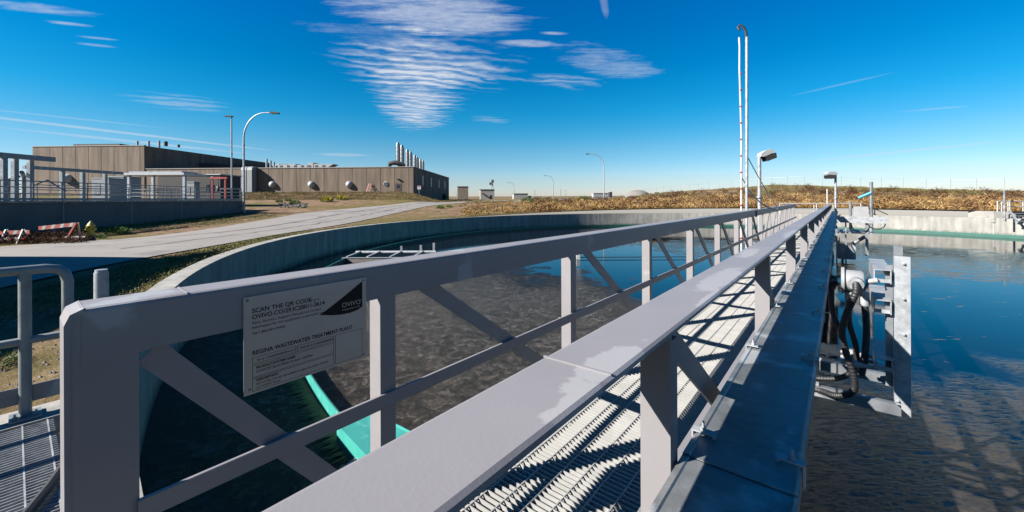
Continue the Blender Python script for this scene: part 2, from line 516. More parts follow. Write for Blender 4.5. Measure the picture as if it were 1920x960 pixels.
tr_ = MB()
def seam(pts, wd=.05):
    P_ = resamp(pts, 40); L_ = []; rs = random.Random(len(pts) * 7 + int(pts[0][1]))
    for i, (a_, b__) in enumerate(P_):
        a_ += rs.uniform(-.12, .12); q = W(a_, b__); L_.append((q, wd * rs.uniform(.4, 1.2)))
    v_ = []
    for q, ww in L_:
        z_ = None
        ax_, bx_ = ab(q)
        A0 = A_[int(np.argmin(np.abs(A_[:, 1] - bx_)))]; B0 = B_[int(np.argmin(np.abs(B_[:, 1] - bx_)))]
        tt = (ax_ - A0[0]) / (B0[0] - A0[0]); z_ = h1(q.x, q.y) + .035 + .05 * math.sin(max(0, min(1, tt)) * PI) + .02
        d_ = Vector((cP, sP, 0)) * ww
        v_ += [(q.x - d_.x - 0, q.y - d_.y, z_), (q.x + d_.x, q.y + d_.y + ww, z_)]
    tr_.add(v_, [(2 * i, 2 * i + 1, 2 * i + 3, 2 * i + 2) for i in range(len(L_) - 1)])
seam([(-20, 15), (-16.5, 19), (-16, 26), (-16.8, 36), (-15, 50), (-10, 62)])
seam([(-14.5, 15), (-14.3, 22), (-14.3, 34), (-13, 50)], .035)
seam([(-22, 14.2), (-18, 14.6), (-14, 15.5), (-12.4, 16.2)], .06)
M['tar'] = mat('tar_seam', (.10, .095, .09), .8, 0, .2, 2)
tag(tr_.build('road_seams', M['tar']), kind='structure')
# small crosswise track behind the lamp posts at the foot of the bank
# ---------------------------------------------------------------- tank
tank = thing('clarifier_tank', 'big round concrete tank holding dark wastewater, the footbridge spanning out over it', 'tank', (TC.x, TC.y, 0))
def ring(r0, r1, z0, z1, n=360, a0=0, a1=2 * PI):
    mb = MB(); full = abs(a1 - a0 - 2 * PI) < 1e-6
    m = n if full else n + 1
    vs = []
    for k in range(m):
        a = a0 + (a1 - a0) * k / n
        c_, s_ = math.cos(a), math.sin(a)
        vs += [(r0 * c_, r0 * s_, z0), (r1 * c_, r1 * s_, z0), (r1 * c_, r1 * s_, z1), (r0 * c_, r0 * s_, z1)]
    fs = []
    for k in range(n):
        k2 = (k + 1) % m
        for i in range(4):
            fs.append((4 * k + i, 4 * k + (i + 1) % 4, 4 * k2 + (i + 1) % 4, 4 * k2 + i))
    mb.add(vs, fs)
    if not full:
        mb.add(vs[:4], [(0, 1, 2, 3)]); mb.add(vs[-4:], [(0, 1, 2, 3)])
    return mb
# wall with fine vertical stains
wm_ = mat('tank_wall', (.52, .50, .45), .85, 0, .20, 1.1, .2, 14)
nt = wm_.node_tree; b = nt.nodes['Principled BSDF']
t = nt.nodes.new('ShaderNodeTexCoord'); mp = nt.nodes.new('ShaderNodeMapping'); mp.inputs['Scale'].default_value = (2.2, 2.2, .25)
n = nt.nodes.new('ShaderNodeTexNoise'); n.inputs['Scale'].default_value = 1.6; n.inputs['Detail'].default_value = 8
nt.links.new(t.outputs['Object'], mp.inputs[0]); nt.links.new(mp.outputs[0], n.inputs['Vector'])
mr = nt.nodes.new('ShaderNodeMapRange'); mr.inputs[1].default_value = .35; mr.inputs[2].default_value = .7; mr.inputs[3].default_value = 1; mr.inputs[4].default_value = .62
nt.links.new(n.outputs[0], mr.inputs[0])
old = b.inputs['Base Color'].links[0].from_socket
mx = nt.nodes.new('ShaderNodeMix'); mx.data_type = 'RGBA'; mx.blend_type = 'MULTIPLY'; mx.inputs['Factor'].default_value = 1
nt.links.new(old, mx.inputs[6]); nt.links.new(mr.outputs[0], mx.inputs[7]); nt.links.new(mx.outputs[2], b.inputs['Base Color'])
sx_ = nt.nodes.new('ShaderNodeSeparateXYZ'); nt.links.new(t.outputs['Object'], sx_.inputs[0])
n9 = nt.nodes.new('ShaderNodeTexNoise'); n9.inputs['Scale'].default_value = 3.5; n9.inputs['Detail'].default_value = 7; nt.links.new(mp.outputs[0], n9.inputs['Vector'])
ad = nt.nodes.new('ShaderNodeMath'); ad.operation = 'MULTIPLY_ADD'; ad.inputs[1].default_value = -.45; nt.links.new(n9.outputs[0], ad.inputs[0]); nt.links.new(sx_.outputs[2], ad.inputs[2])
m9 = nt.nodes.new('ShaderNodeMapRange'); m9.inputs[1].default_value = -1.52; m9.inputs[2].default_value = -1.30; m9.inputs[3].default_value = .85; m9.inputs[4].default_value = 0; nt.links.new(ad.outputs[0], m9.inputs[0])
x9 = nt.nodes.new('ShaderNodeMix'); x9.data_type = 'RGBA'; nt.links.new(m9.outputs[0], x9.inputs['Factor']); nt.links.new(mx.outputs[2], x9.inputs[6]); x9.inputs[7].default_value = (.035, .04, .028, 1)
nt.links.new(x9.outputs[2], b.inputs['Base Color'])
M['tankwall'] = wm_
ring(TR, TOUT, BOT - .4, WALL_TOP).build('wall', wm_, tank)
# pour joints
r0, r1 = TR - .004, TR + .03
j0 = MB().box(r0, r1, -.03, .03, BOT, WALL_TOP - .02).build('joint_strip', M['cap'], tank)
for k in range(24):
    if k:
        j0 = j0.copy(); C.objects.link(j0); j0.parent = tank
    j0.rotation_euler = (0, 0, 2 * PI * (k + .35) / 24)
bf = ring(21.065, 21.08, WATER_Z - .25, WATER_Z + .20).build('scum_baffle', M['teal'], tank)
M['tealdark'] = mat('stained_teal', (.02, .15, .11), .6, 0, .2, 2.0, .05, 60)
ring(21.05, 21.064, WATER_Z - .25, WATER_Z + .195).build('inner_skin', M['tealdark'], bf)
for k in range(48):
    if k == 0:
        b0 = MB().bar((21.08, 0, WATER_Z + .12), (21.75, 0, WATER_Z - .08), .03, .03).build('bracket', M['galv_dark'], bf)
    else:
        c_ = b0.copy(); C.objects.link(c_); c_.parent = bf; c_.rotation_euler = (0, 0, 2 * PI * k / 48)
wr = ring(21.75, 21.95, WATER_Z - .45, WATER_Z - .06).build('overflow_weir', M['concrete_dark'], tank)
# scum beach : sloping teal plate inside the baffle, left of the bridge
def pol(r_, a, z): return (r_ * math.cos(a), r_ * math.sin(a), z)
sb = MB()
tp = [(-4.40, 2.28, -1.10), (-4.42, 2.66, -1.16), (-3.92, 2.72, -1.12), (-3.05, 2.72, -1.08), (-2.6, 2.42, -1.06), (-3.35, 2.12, -1.06)]
tp = [(x - TC.x, y - TC.y, z) for x, y, z in tp]
nb = len(tp)
sb.add(tp + [(x, y, WATER_Z - .15) for x, y, z in tp], [tuple(range(nb))] + [(i, nb + i, nb + (i + 1) % nb, (i + 1) % nb) for i in range(nb)])
sb.build('scum_box', M['teal'], tank)
# algae fringe on the baffle
al = MB()
for k in range(3200):
    a = R(-115) + R(34) * k / 3200 + random.uniform(-.002, .002)
    r0 = 21.085; L = random.uniform(.03, .30) * (.6 + .6 * math.sin(k * .09) ** 2)
    z0 = WATER_Z + .02
    wd = random.uniform(.0006, .0016)
    p0 = pol(r0, a - wd, z0); p1 = pol(r0, a + wd, z0); p2 = pol(r0 + L, a + random.uniform(-.0015, .0015), z0 - .012 + random.uniform(0, .01)); 
    al.add([p0, p1, p2], [(0, 1, 2)])
al.build('algae_fringe', M['algae'], bf)
tank_floor = MB().lathe([(TR - .002, BOT - .45), (TR - .002, BOT - .4)], 96).build('tank_floor', M['concrete_dark'], tank)

# ---------------------------------------------------------------- water
wv = []; wf = []
NR, NW = 40, 180
wv.append((TC.x, TC.y, WATER_Z))
for i in range(1, NR + 1):
    for k in range(NW):
        a = 2 * PI * k / NW; r_ = (TR - .001) * i / NR
        wv.append((TC.x + r_ * math.cos(a), TC.y + r_ * math.sin(a), WATER_Z))
for k in range(NW): wf.append((0, 1 + k, 1 + (k + 1) % NW))
for i in range(NR - 1):
    for k in range(NW):
        k2 = (k + 1) % NW
        wf.append((1 + i * NW + k, 1 + (i + 1) * NW + k, 1 + (i + 1) * NW + k2, 1 + i * NW + k2))
me = bpy.data.meshes.new('water'); me.from_pydata(wv, [], wf); me.update()
m = bpy.data.materials.new('wastewater'); m.use_nodes = True
nt = m.node_tree; b = nt.nodes['Principled BSDF']
t = nt.nodes.new('ShaderNodeTexCoord')
def N(scale, det=6, rough=.6, sc=(1, 1, 1), rot=0, dist=0):
    mp = nt.nodes.new('ShaderNodeMapping'); mp.inputs['Scale'].default_value = sc; mp.inputs['Rotation'].default_value = (0, 0, rot)
    nt.links.new(t.outputs['Object'], mp.inputs[0])
    n = nt.nodes.new('ShaderNodeTexNoise'); n.inputs['Scale'].default_value = scale; n.inputs['Detail'].default_value = det; n.inputs['Roughness'].default_value = rough; n.inputs['Distortion'].default_value = dist
    nt.links.new(mp.outputs[0], n.inputs['Vector']); return n.outputs[0]
def Mt(op, a, b_=None, c=None, clamp=False):
    n = nt.nodes.new('ShaderNodeMath'); n.operation = op; n.use_clamp = clamp
    for i, v in enumerate((a, b_, c)):
        if v is None: continue
        if isinstance(v, (int, float)): n.inputs[i].default_value = v
        else: nt.links.new(v, n.inputs[i])
    return n.outputs[0]
def blob(cx, cy, rx, ry, edge_noise, amt):
    s_ = nt.nodes.new('ShaderNodeSeparateXYZ'); nt.links.new(t.outputs['Object'], s_.inputs[0])
    x = Mt('DIVIDE', Mt('SUBTRACT', s_.outputs[0], cx), rx); y = Mt('DIVIDE', Mt('SUBTRACT', s_.outputs[1], cy), ry)
    d = Mt('SQRT', Mt('ADD', Mt('MULTIPLY', x, x), Mt('MULTIPLY', y, y)))
    return Mt('MULTIPLY', Mt('SUBTRACT', Mt('ADD', 1.0, Mt('MULTIPLY', Mt('SUBTRACT', edge_noise, .5), 1.5)), d), amt, clamp=True)
_s = nt.nodes.new('ShaderNodeSeparateXYZ'); nt.links.new(t.outputs['Object'], _s.inputs[0])
_u = Mt('ADD', Mt('MULTIPLY', _s.outputs[0], cP), Mt('MULTIPLY', _s.outputs[1], sP)); _v = Mt('SUBTRACT', Mt('MULTIPLY', _s.outputs[1], cP), Mt('MULTIPLY', _s.outputs[0], sP))
_c = nt.nodes.new('ShaderNodeCombineXYZ'); nt.links.new(_u, _c.inputs[0]); nt.links.new(_v, _c.inputs[1])
def NW_(scale, det, rough, su, sv, dist=0):
    mp = nt.nodes.new('ShaderNodeMapping'); mp.inputs['Scale'].default_value = (su, sv, 1); nt.links.new(_c.outputs[0], mp.inputs[0])
    n = nt.nodes.new('ShaderNodeTexNoise'); n.inputs['Scale'].default_value = scale; n.inputs['Detail'].default_value = det; n.inputs['Roughness'].default_value = rough; n.inputs['Distortion'].default_value = dist
    nt.links.new(mp.outputs[0], n.inputs['Vector']); return n.outputs[0]
big = N(.5, 7, .62); medn = N(1.2, 6, .65)
froth = blob(-7.5, 6.2, 9.5, 6.4, big, 2.2)             # thick froth beside the baffle
cent = blob(.5, 25.5, 9.5, 6.5, big, 4)              # raft of scum round the centre
rgt = blob(2.5, 2.8, 6.5, 7.5, big, 1.8)
flk = NW_(1.6, 8, .7, .55, 1.7)
flakes = Mt('MULTIPLY', Mt('SUBTRACT', flk, .635), 14, clamp=True)
fine = N(5.5, 9, .72, (1.0, 1.0, 1), 0, .6)
lump = N(14, 9, .75, dist=1.6)
speck = Mt('MULTIPLY', Mt('SUBTRACT', N(34, 4, .6, dist=.4), .60), 9, clamp=True)
clump = Mt('MULTIPLY', Mt('SUBTRACT', N(1.9, 9, .72, dist=1.2), .50), 5, clamp=True)
fr_tex = Mt('MULTIPLY', Mt('SUBTRACT', Mt('ADD', Mt('MULTIPLY', fine, .6), Mt('MULTIPLY', lump, .4)), .40), 7, clamp=True)
fm = Mt('MULTIPLY', froth, Mt('ADD', .25, Mt('MULTIPLY', Mt('MAXIMUM', fr_tex, clump), .70)))
cm = Mt('MULTIPLY', cent, Mt('ADD', .04, Mt('MULTIPLY', Mt('MULTIPLY', Mt('SUBTRACT', NW_(3.0, 9, .74, .35, 1.6, .3), .49), 7, clamp=True), .55)))
rm = Mt('MULTIPLY', rgt, Mt('ADD', .42, Mt('MULTIPLY', Mt('MULTIPLY', Mt('SUBTRACT', NW_(11, 8, .7, .5, 1.4, .4), .45), 7, clamp=True), .50)))
scum = Mt('MAXIMUM', Mt('MAXIMUM', fm, cm), Mt('MAXIMUM', rm, Mt('MULTIPLY', flakes, .8)))
cr = nt.nodes.new('ShaderNodeValToRGB'); e = cr.color_ramp.elements
e[0].position = .3; e[0].color = (.010, .009, .008, 1); e[1].position = .72; e[1].color = (.15, .125, .10, 1); el = e.new(.52); el.color = (.052, .043, .034, 1)
nt.links.new(Mt('ADD', Mt('MULTIPLY', fine, .55), Mt('MULTIPLY', lump, .45)), cr.inputs[0])
xs = nt.nodes.new('ShaderNodeMix'); xs.data_type = 'RGBA'
nt.links.new(Mt('MULTIPLY', Mt('MULTIPLY', speck, froth), Mt('ADD', .25, clump)), xs.inputs['Factor']); nt.links.new(cr.outputs[0], xs.inputs[6]); xs.inputs[7].default_value = (.24, .19, .13, 1)
mx = nt.nodes.new('ShaderNodeMix'); mx.data_type = 'RGBA'
nt.links.new(scum, mx.inputs['Factor']); mx.inputs[6].default_value = (.003, .0035, .005, 1); nt.links.new(xs.outputs[2], mx.inputs[7])
nt.links.new(mx.outputs[2], b.inputs['Base Color'])
rr_ = Mt('ADD', .03, Mt('MULTIPLY', scum, .16)); nt.links.new(rr_, b.inputs['Roughness'])
b.inputs['IOR'].default_value = 1.33
nt.links.new(Mt('SUBTRACT', .5, Mt('MULTIPLY', Mt('MAXIMUM', cm, rm), .42)), b.inputs['Specular IOR Level'])
bp = nt.nodes.new('ShaderNodeBump'); bp.inputs['Distance'].default_value = .05
ht = Mt('ADD', Mt('MULTIPLY', Mt('MULTIPLY', Mt('SUBTRACT', scum, Mt('MULTIPLY', Mt('MAXIMUM', cm, rm), .75)), Mt('ADD', Mt('MULTIPLY', fine, 1.0), Mt('ADD', Mt('MULTIPLY', lump, .7), Mt('MULTIPLY', speck, .25)))), 1.3), Mt('MULTIPLY', Mt('ADD', Mt('MULTIPLY', NW_(6, 4, .6, .5, 1.5), .30), Mt('MULTIPLY', NW_(17, 3, .6, .6, 1.5), .12)), Mt('ADD', .05, Mt('MULTIPLY', rgt, .30))))
nt.links.new(ht, bp.inputs['Height']); bp.inputs['Strength'].default_value = .85
nt.links.new(bp.outputs[0], b.inputs['Normal'])
me.materials.append(m)
wo_ = bpy.data.objects.new('water', me); C.objects.link(wo_); tag(wo_, kind='structure')

# ---------------------------------------------------------------- bridge
XL, XN = -1.595, -.432          # inner faces of the two truss chords
WCH = .141                      # flange width
ZC = 1.127                      # top of chords
TH = .012
YS, YE = .085, 23.3
PITCH = 1.645
posts_y = [1.075 + PITCH * i for i in range(14)]
br = thing('footbridge', 'grey painted steel truss footbridge with a grating deck reaching over the round tank', 'bridge')
def chord(sgn, xi, dp=.148):
    """angle section: web on the walkway side, flange turned outward, rounded corner"""
    xo = xi + sgn * WCH
    r_ = .012
    prof = [(xi, ZC - dp), (xi, ZC - r_), (xi + sgn * r_ * .3, ZC - r_ * .3), (xi + sgn * r_, ZC), (xo - sgn * .006, ZC), (xo, ZC - .004), (xo + sgn * .001, ZC - TH), (xo - sgn * .003, ZC - TH - .004),
            (xi + sgn * (TH + .01), ZC - TH - .002), (xi + sgn * TH, ZC - TH - .012), (xi + sgn * TH, ZC - dp)]
    return MB().prism(prof, YS + .03, YE)
chord(-1, XL).build('top_chord', M['paint'], br)
wp = M['paint'].copy(); wp.name = 'worn_paint'; M['worn'] = wp
nt = wp.node_tree; b = nt.nodes['Principled BSDF']; old = b.inputs['Base Color'].links[0].from_socket
t = nt.nodes.new('ShaderNodeTexCoord'); sx_ = nt.nodes.new('ShaderNodeSeparateXYZ'); nt.links.new(t.outputs['Object'], sx_.inputs[0])
n = nt.nodes.new('ShaderNodeTexNoise'); n.inputs['Scale'].default_value = 16; n.inputs['Detail'].default_value = 9; n.inputs['Roughness'].default_value = .65; nt.links.new(t.outputs['Object'], n.inputs['Vector'])
def wmt(op, a_, b_=None, clamp=False):
    q = nt.nodes.new('ShaderNodeMath'); q.operation = op; q.use_clamp = clamp
    for i_, v_ in enumerate((a_, b_)):
        if v_ is None: continue
        if isinstance(v_, (int, float)): q.inputs[i_].default_value = v_
        else: nt.links.new(v_, q.inputs[i_])
    return q.outputs[0]
acc = None
for cx_, cy_, rx_, ry_ in ((-.315, .66, .045, .15), (-.30, .52, .02, .10), (-.335, 1.62, .05, .30), (-.30, 1.28, .015, .12), (-.38, 2.5, .04, .25), (-.31, 4.0, .04, .5)):
    dx_ = wmt('DIVIDE', wmt('SUBTRACT', sx_.outputs[0], cx_), rx_); dy_ = wmt('DIVIDE', wmt('SUBTRACT', sx_.outputs[1], cy_), ry_)
    d_ = wmt('ADD', wmt('MULTIPLY', dx_, dx_), wmt('MULTIPLY', dy_, dy_))
    m_ = wmt('MULTIPLY', wmt('SUBTRACT', wmt('ADD', 1.0, wmt('MULTIPLY', wmt('SUBTRACT', n.outputs[0], .5), 3.6)), d_), 3.0, True)
    acc = m_ if acc is None else wmt('MAXIMUM', acc, m_)
mx = nt.nodes.new('ShaderNodeMix'); mx.data_type = 'RGBA'; nt.links.new(wmt('MULTIPLY', acc, .5), mx.inputs['Factor']); nt.links.new(old, mx.inputs[6]); mx.inputs[7].default_value = (.27, .265, .265, 1)
nt.links.new(mx.outputs[2], b.inputs['Base Color'])
chord(1, XN, .078).build('top_chord', wp, br)
# end frames with clipped corner
for sgn, xi in ((-1, XL), (1, XN)):
    xo = xi + sgn * WCH
    e1 = MB()
    # web plate
    r_ = .035
    e1.prism([(YS, -.25), (YS + .145, -.25), (YS + .145, ZC - .15), (YS + .20, ZC - .15), (YS + .20, ZC - .151 + .0), (YS + .03, ZC - .006), (YS + .018, ZC - .008), (YS + .006, ZC - .022), (YS, ZC - .045)][:4] + [(YS + .20, ZC - .008), (YS + .032, ZC - .008), (YS + .010, ZC - .020), (YS, ZC - .045)], xi + sgn * .001, xi + sgn * .013, 'x')
    # outward flange wrapping the end
    e1.prism([(YS - .003, -.25), (YS - .003, ZC - .04), (YS + .008, ZC - .012), (YS + .034, ZC + .001), (YS + .034, ZC - .011), (YS + .016, ZC - .022), (YS + .009, ZC - .044), (YS + .009, -.25)], xi - sgn * .001, xo, 'x')
    e1.build('end_plate', M['paint'], br)
for i, y in enumerate(posts_y):
    # left posts : square tube seen beneath the flange
    MB().box(XL - .085, XL - .002, y - .045, y + .035, -.12, ZC - .015, .006).xform(Matrix()).build('post', M['paint'], br)
    p = MB(); x0, x1 = XN + .067, XN + .136
    yy = y - .15
    p.box(x0, x1, yy, yy + .010, -.12, ZC - .012)
    p.box(x1 - .012, x1, yy + .0105, yy + .05, -.12, ZC - .03)
    p.build('post', M['paint'], br)
for sgn, xi, ys_ in ((-1, XL, (.345, 6.2, 12.3)), (1, XN, (.62, 5.1, 11.0))):
    for y in ys_:
        MB().bar((xi + sgn * .004, y, ZC + .0008), (xi + sgn * (WCH - .004), y + .004, ZC + .0008), .005, .0026).build('weld_bead', M['paint'], br)
MB().box(XL - .02, XL + .02, posts_y[6] + .5, posts_y[6] + .56, ZC - .17, ZC + .012).build('joint_clamp', M['rubber'], br)
def diag(mb, x0, x1, ya, za, yb, zb, wd):
    d = Vector((0, yb - ya, zb - za)).normalized(); n_ = Vector((0, -d.z, d.y)) * wd / 2
    a_ = Vector((0, ya, za)); b_ = Vector((0, yb, zb))
    pts = [a_ - n_, a_ + n_, b_ + n_, b_ - n_]
    mb.prism([(q.y, q.z) for q in pts], x0, x1, 'x')
    return mb
dseg = [(YS + .17, ZC - .16, 1.02, .02)]
for i in range(13):
    y0, y1 = posts_y[i], posts_y[i + 1]
    if i < 7: dseg.append((y0 + .14, ZC - .08, y1 - .04, .02))
    else: dseg.append((y0 + .08, .02, y1 - .10, ZC - .08))
for k, (ya, za, yb, zb) in enumerate(dseg):
    d = diag(MB(), XL - .021, XL - .013, ya, za, yb, zb, .075)
    diag(d, XL - .060, XL - .0215, ya, za + .034, yb, zb + .034, .008)
    d.build('diagonal', M['paint'], br)
    d = diag(MB(), XN + .078, XN + .086, ya - (.12 if k else 0), za, yb - .12, zb, .07)
    d.build('diagonal', M['paint'], br)
MB().box(XL - .003, XL + .012, YS + .14, YE, .485, .548, .002).build('midrail', M['paint'], br)
MB().box(XN - .010, XN + .060, YS + .14, YE, .485, .548, .002).build('midrail', M['paint'], br)
for xi, sgn in ((XL, -1), (XN, 1)):
    MB().prism([(xi, -.26), (xi + sgn * .14, -.26), (xi + sgn * .14, -.248), (xi + sgn * .012, -.248), (xi + sgn * .012, -.012), (xi + sgn * .14, -.012), (xi + sgn * .14, 0), (xi, 0)], YS, YE).build('bottom_chord', M['paint'], br)
    MB().box(xi + (.002 if sgn < 0 else -.010), xi + (.010 if sgn < 0 else -.002), YS + .15, YE, -.02, .10).build('toe_plate', M['paint'], br)
# deck grating : panels of bearing bars across the bridge
x0, x1 = XL + .012, XN - .012
SB, SR = .0318, .1046
panel = []
y = YS + .16
gid = 0
while y < YE - .1:
    y2 = min(y + .98, YE)
    g = MB()
    n_ = int((y2 - y) / SB)
    for k in range(n_ + 1):
        yy = y + k * SB
        g.box(x0, x1, yy, yy + .0048, -.032, 0)
    k = 0
    xx = x0 + .03
    while xx < x1:
        g.box(xx, xx + .006, y, y2 - .01, -.009, .0008)
        xx += SR
    g.box(x0 - .005, x0, y, y2 - .01, -.032, 0); g.box(x1, x1 + .005, y, y2 - .01, -.032, 0)
    g.build('grating_panel', M['grate'], br)
    y = y2 + .005
for y in posts_y:
    MB().box(XL + .002, XN - .002, y - .04, y + .04, -.2, -.036).build('cross_beam', M['paint'], br)

# cable tray on the outside of the near truss
TX0, TX1, TZ = -.285, -.070, .822
tray = MB()
tray.box(TX0 + .004, TX1 - .004, YS + .25, YE - .2, TZ - .10, TZ - .014)
tray = tray.build('cable_tray', M['tray'], br)
cy = [YS - .35, .985] + [.985 + 1.52 * i for i in range(1, 16)]
for i in range(len(cy) - 1):
    a_, b_ = cy[i], min(cy[i + 1], YE - .1)
    if b_ <= a_: break
    up = .003 if i else 0.0
    cv = MB()
    zt = TZ + up - .003
    cv.prism([(TX0 - .004, zt - .030), (TX0 - .004, zt), (TX0 + .010, zt + .0035), (TX0 + .014, zt), (TX1 - .006, zt), (TX1 - .002, zt + .003), (TX1 + .004, zt), (TX1 + .004, zt - .040), (TX1 + .001, zt - .040), (TX1 + .001, zt - .003), (TX0 - .001, zt - .003), (TX0 - .001, zt - .030)], a_ + .003, b_)
    cov = cv.build('cover', M['tray'], tray)
    if i:
        for side in (0, 1):
            for yy in ([a_ + .10, a_ + .86] if i < 6 else [a_ + .3]):
                cl = MB(); x = TX0 if side == 0 else TX1
                s_ = 1 if side == 0 else -1
                cl.prism([(x + s_ * -.010, zt - .04), (x + s_ * -.010, zt + .012), (x + s_ * .045, zt + .012), (x + s_ * .045, zt + .0015), (x + s_ * .038, zt + .0015), (x + s_ * .038, zt + .008), (x + s_ * -.006, zt + .008), (x + s_ * -.006, zt - .04)], yy, yy + .022)
                cl.lathe([(.007, 0), (.007, .008), (.0035, .0082), (.0035, .022)], 6, (x + s_ * .015, yy + .011, zt + .012))
                cl.build('clamp', M['galv'], cov)
# brackets carrying the tray
for y in posts_y:
    MB().box(XN + .13, TX1 - .02, y - .14, y - .10, TZ - .14, TZ - .102).build('tray_bracket', M['galv_dark'], br)

# ---------------------------------------------------------------- nameplate on the far rail
sg = thing('nameplate', 'stainless steel nameplate with black printing riveted to the left rail of the bridge', 'sign', (XL + .0035, .495, .745), PI / 2)
SWD, SHT = .462, .340
MB().box(0, SWD, -.0025, 0, 0, SHT).build('plate', M['ss'], sg)
rv = MB()
for x, z in ((.012, SHT - .012), (SWD - .012, SHT - .012), (.018, .018), (SWD - .012, .012)):
    q = MB().lathe([(.005, 0), (.005, .001), (.003, .003), (.0005, .0035)], 10)
    q.xform(Matrix.Translation((x, -.0025, z)) @ Matrix.Rotation(PI / 2, 4, 'X'))
    rv.add(q.v, q.f, True)
rv.build('rivets', M['galv_dark'], sg)
def text(s_, x, z, size, name='lettering', sx=1.0, m=None, bold=0.0, y=-.0029, shear=0.0):
    cu = bpy.data.curves.new('txt', 'FONT'); cu.body = s_; cu.size = size; cu.extrude = .0002; cu.offset = bold; cu.shear = shear
    o = bpy.data.objects.new('txt', cu); C.objects.link(o)
    bpy.context.view_layer.update()
    dg = bpy.context.evaluated_depsgraph_get()
    me = bpy.data.meshes.new_from_object(o.evaluated_get(dg))
    bpy.data.objects.remove(o)
    q = bpy.data.objects.new(name, me); me.materials.clear(); me.materials.append(m or M['black'])
    C.objects.link(q); q.parent = sg; q.location = (x, y, z); q.rotation_euler = (PI / 2, 0, 0); q.scale = (sx, 1, 1)
    return q
T = SHT
text('SCAN THE QR CODE', .026, T - .058, .0215, bold=.0004, sx=1.0)
text('or go to', .222, T - .058, .012)
text('OVIVO.CO/29.IC20011-3614', .026, T - .080, .0215, bold=.0004, sx=.98)
text('Parts, Services, Support, Manuals and Contact', .026, T - .098, .0130, sx=1.0)
text('Information for this equipment is stored for you.', .026, T - .114, .0130, sx=1.0)
text('Tel: 1-855-GO-OVIVO', .026, T - .134, .0115, bold=.0002)
text('REGINA WASTEWATER TREATMENT PLANT', .026, T - .205, .0205, bold=.0004, sx=.92)
text('SN # CO#0000000000-01C', .040, T - .230, .0115)
text('ORDER # CO#0000000000', .185, T - .230, .0115)
text('PRODUCT/SYSTEM NAME', .038, T - .256, .0115, bold=.0003)
text('OVIVO\u00ae Spiral Blade Scraper Clarifier', .038, T - .270, .0125)
text('DESCRIPTION', .038, T - .300, .0115, bold=.0003)
text('45.7 m Dia. Circular Spiral Blade Scraper Secondary Clarifier', .038, T - .313, .0110, sx=.95)
text('w/ COOL7 Drive', .038, T - .326, .0110)
fr = MB()
def rect(x0, x1, z0, z1, t_=.0011):
    fr.box(x0, x1, -.0031, -.0025, z0, z0 + t_); fr.box(x0, x1, -.0031, -.0025, z1 - t_, z1)
    fr.box(x0, x0 + t_, -.0031, -.0025, z0 + t_, z1 - t_); fr.box(x1 - t_, x1, -.0031, -.0025, z0 + t_, z1 - t_)
rect(.026, .172, T - .237, T - .214); rect(.177, .318, T - .237, T - .214)
rect(.026, .318, T - .284, T - .242); rect(.026, .318, T - .332, T - .288)
rect(.324, .442, T - .332, T - .214)
fr.build('ruled_boxes', M['black'], sg)
# swoosh with the maker's name
sw = MB(); pts = [(.262, T - .118), (.300, T - .098), (.340, T - .076), (.385, T - .050), (.420, T - .028), (.444, T - .014), (.444, T - .122), (.425, T - .131), (.390, T - .137), (.350, T - .136), (.310, T - .130)]
sw.prism(pts, -.0031, -.0025)
sw.build('logo_field', M['black'], sg)
text('OVIVO', .352, T - .108, .027, 'logo_lettering', m=M['ss'], y=-.0034, bold=-.0001)
text('bringing water to life', .353, T - .121, .0095, 'logo_lettering', m=M['ss'], y=-.0034)
text('\u00ae', .437, T - .094, .007, 'logo_lettering', m=M['ss'], y=-.0034)

# ---------------------------------------------------------------- sensor frame hung from the bridge
fy = 3.97
hf = thing('sensor_frame', 'galvanised upright frame with junction box and ribbed hoses right of the bridge', 'equipment frame')
for yy, x1_ in ((fy, .335), (fy + .62, .335)):
    a_ = MB()
    a_.prism([(yy, -.14), (yy + .045, -.14), (yy + .045, -.135), (yy + .006, -.135), (yy + .006, -.066), (yy + .045, -.066), (yy + .045, -.060), (yy, -.060)], XN + .15, x1_, 'x')
    a_ = a_.build('arm', M['galv_dark'], hf)
    MB().box(XN + .16, XN + .30, yy + .005, yy + .055, -.058, -.045).build('clip_plate', M['galv'], a_)
    MB().box(-.03, -.018, yy - .004, yy + .05, -.145, -.055).build('cable_tie', M['rubber'], a_)
# front upright: channel, flat face towards the camera
u_ = MB()
u_.box(.300, .385, fy, fy + .008, -.045, 1.0); u_.box(.300, .308, fy + .0085, fy + .055, -.04, .995); u_.box(.377, .385, fy + .0085, fy + .055, -.05, .995)
u_.prism([(.300, -.048), (.385, -.048), (.385, -.13)], fy, fy + .007)
up1 = u_.build('upright', M['galv'], hf)
u_ = MB(); u_.box(.345, .40, fy + .62, fy + .628, -.06, 1.02); u_.box(.345, .353, fy + .6285, fy + .66, -.06, 1.0)
u_.build('upright', M['galv_dark'], hf)
MB().box(.255, .296, fy + .03, fy + .036, .05, .93).build('back_plate', M['galv_dark'], hf)
for zz, zh in ((.80, .10), (.58, .10), (.19, .09)):
    s_ = MB(); xx0, xx1 = .19, .285
    ya, yb = fy - .03, fy + .62
    if zz < .3: ya, yb = fy - .10, fy + .40
    s_.box(xx0, xx1, ya, yb, zz + zh - .006, zz + zh); s_.box(xx0, xx0 + .006, ya, yb, zz, zz + zh - .007); s_.box(xx1 - .006, xx1, ya, yb, zz, zz + zh - .007)
    s_.box(xx0 + .007, xx1 - .007, ya + .01, ya + .02, zz + .005, zz + .03)
    for q in (.05, .12):
        s_.box(xx1 - .005, xx1 + .022, ya + q, ya + q + .025, zz + .02, zz + .045)
    s_.build('strut_channel', M['galv'], hf)
bl = MB()
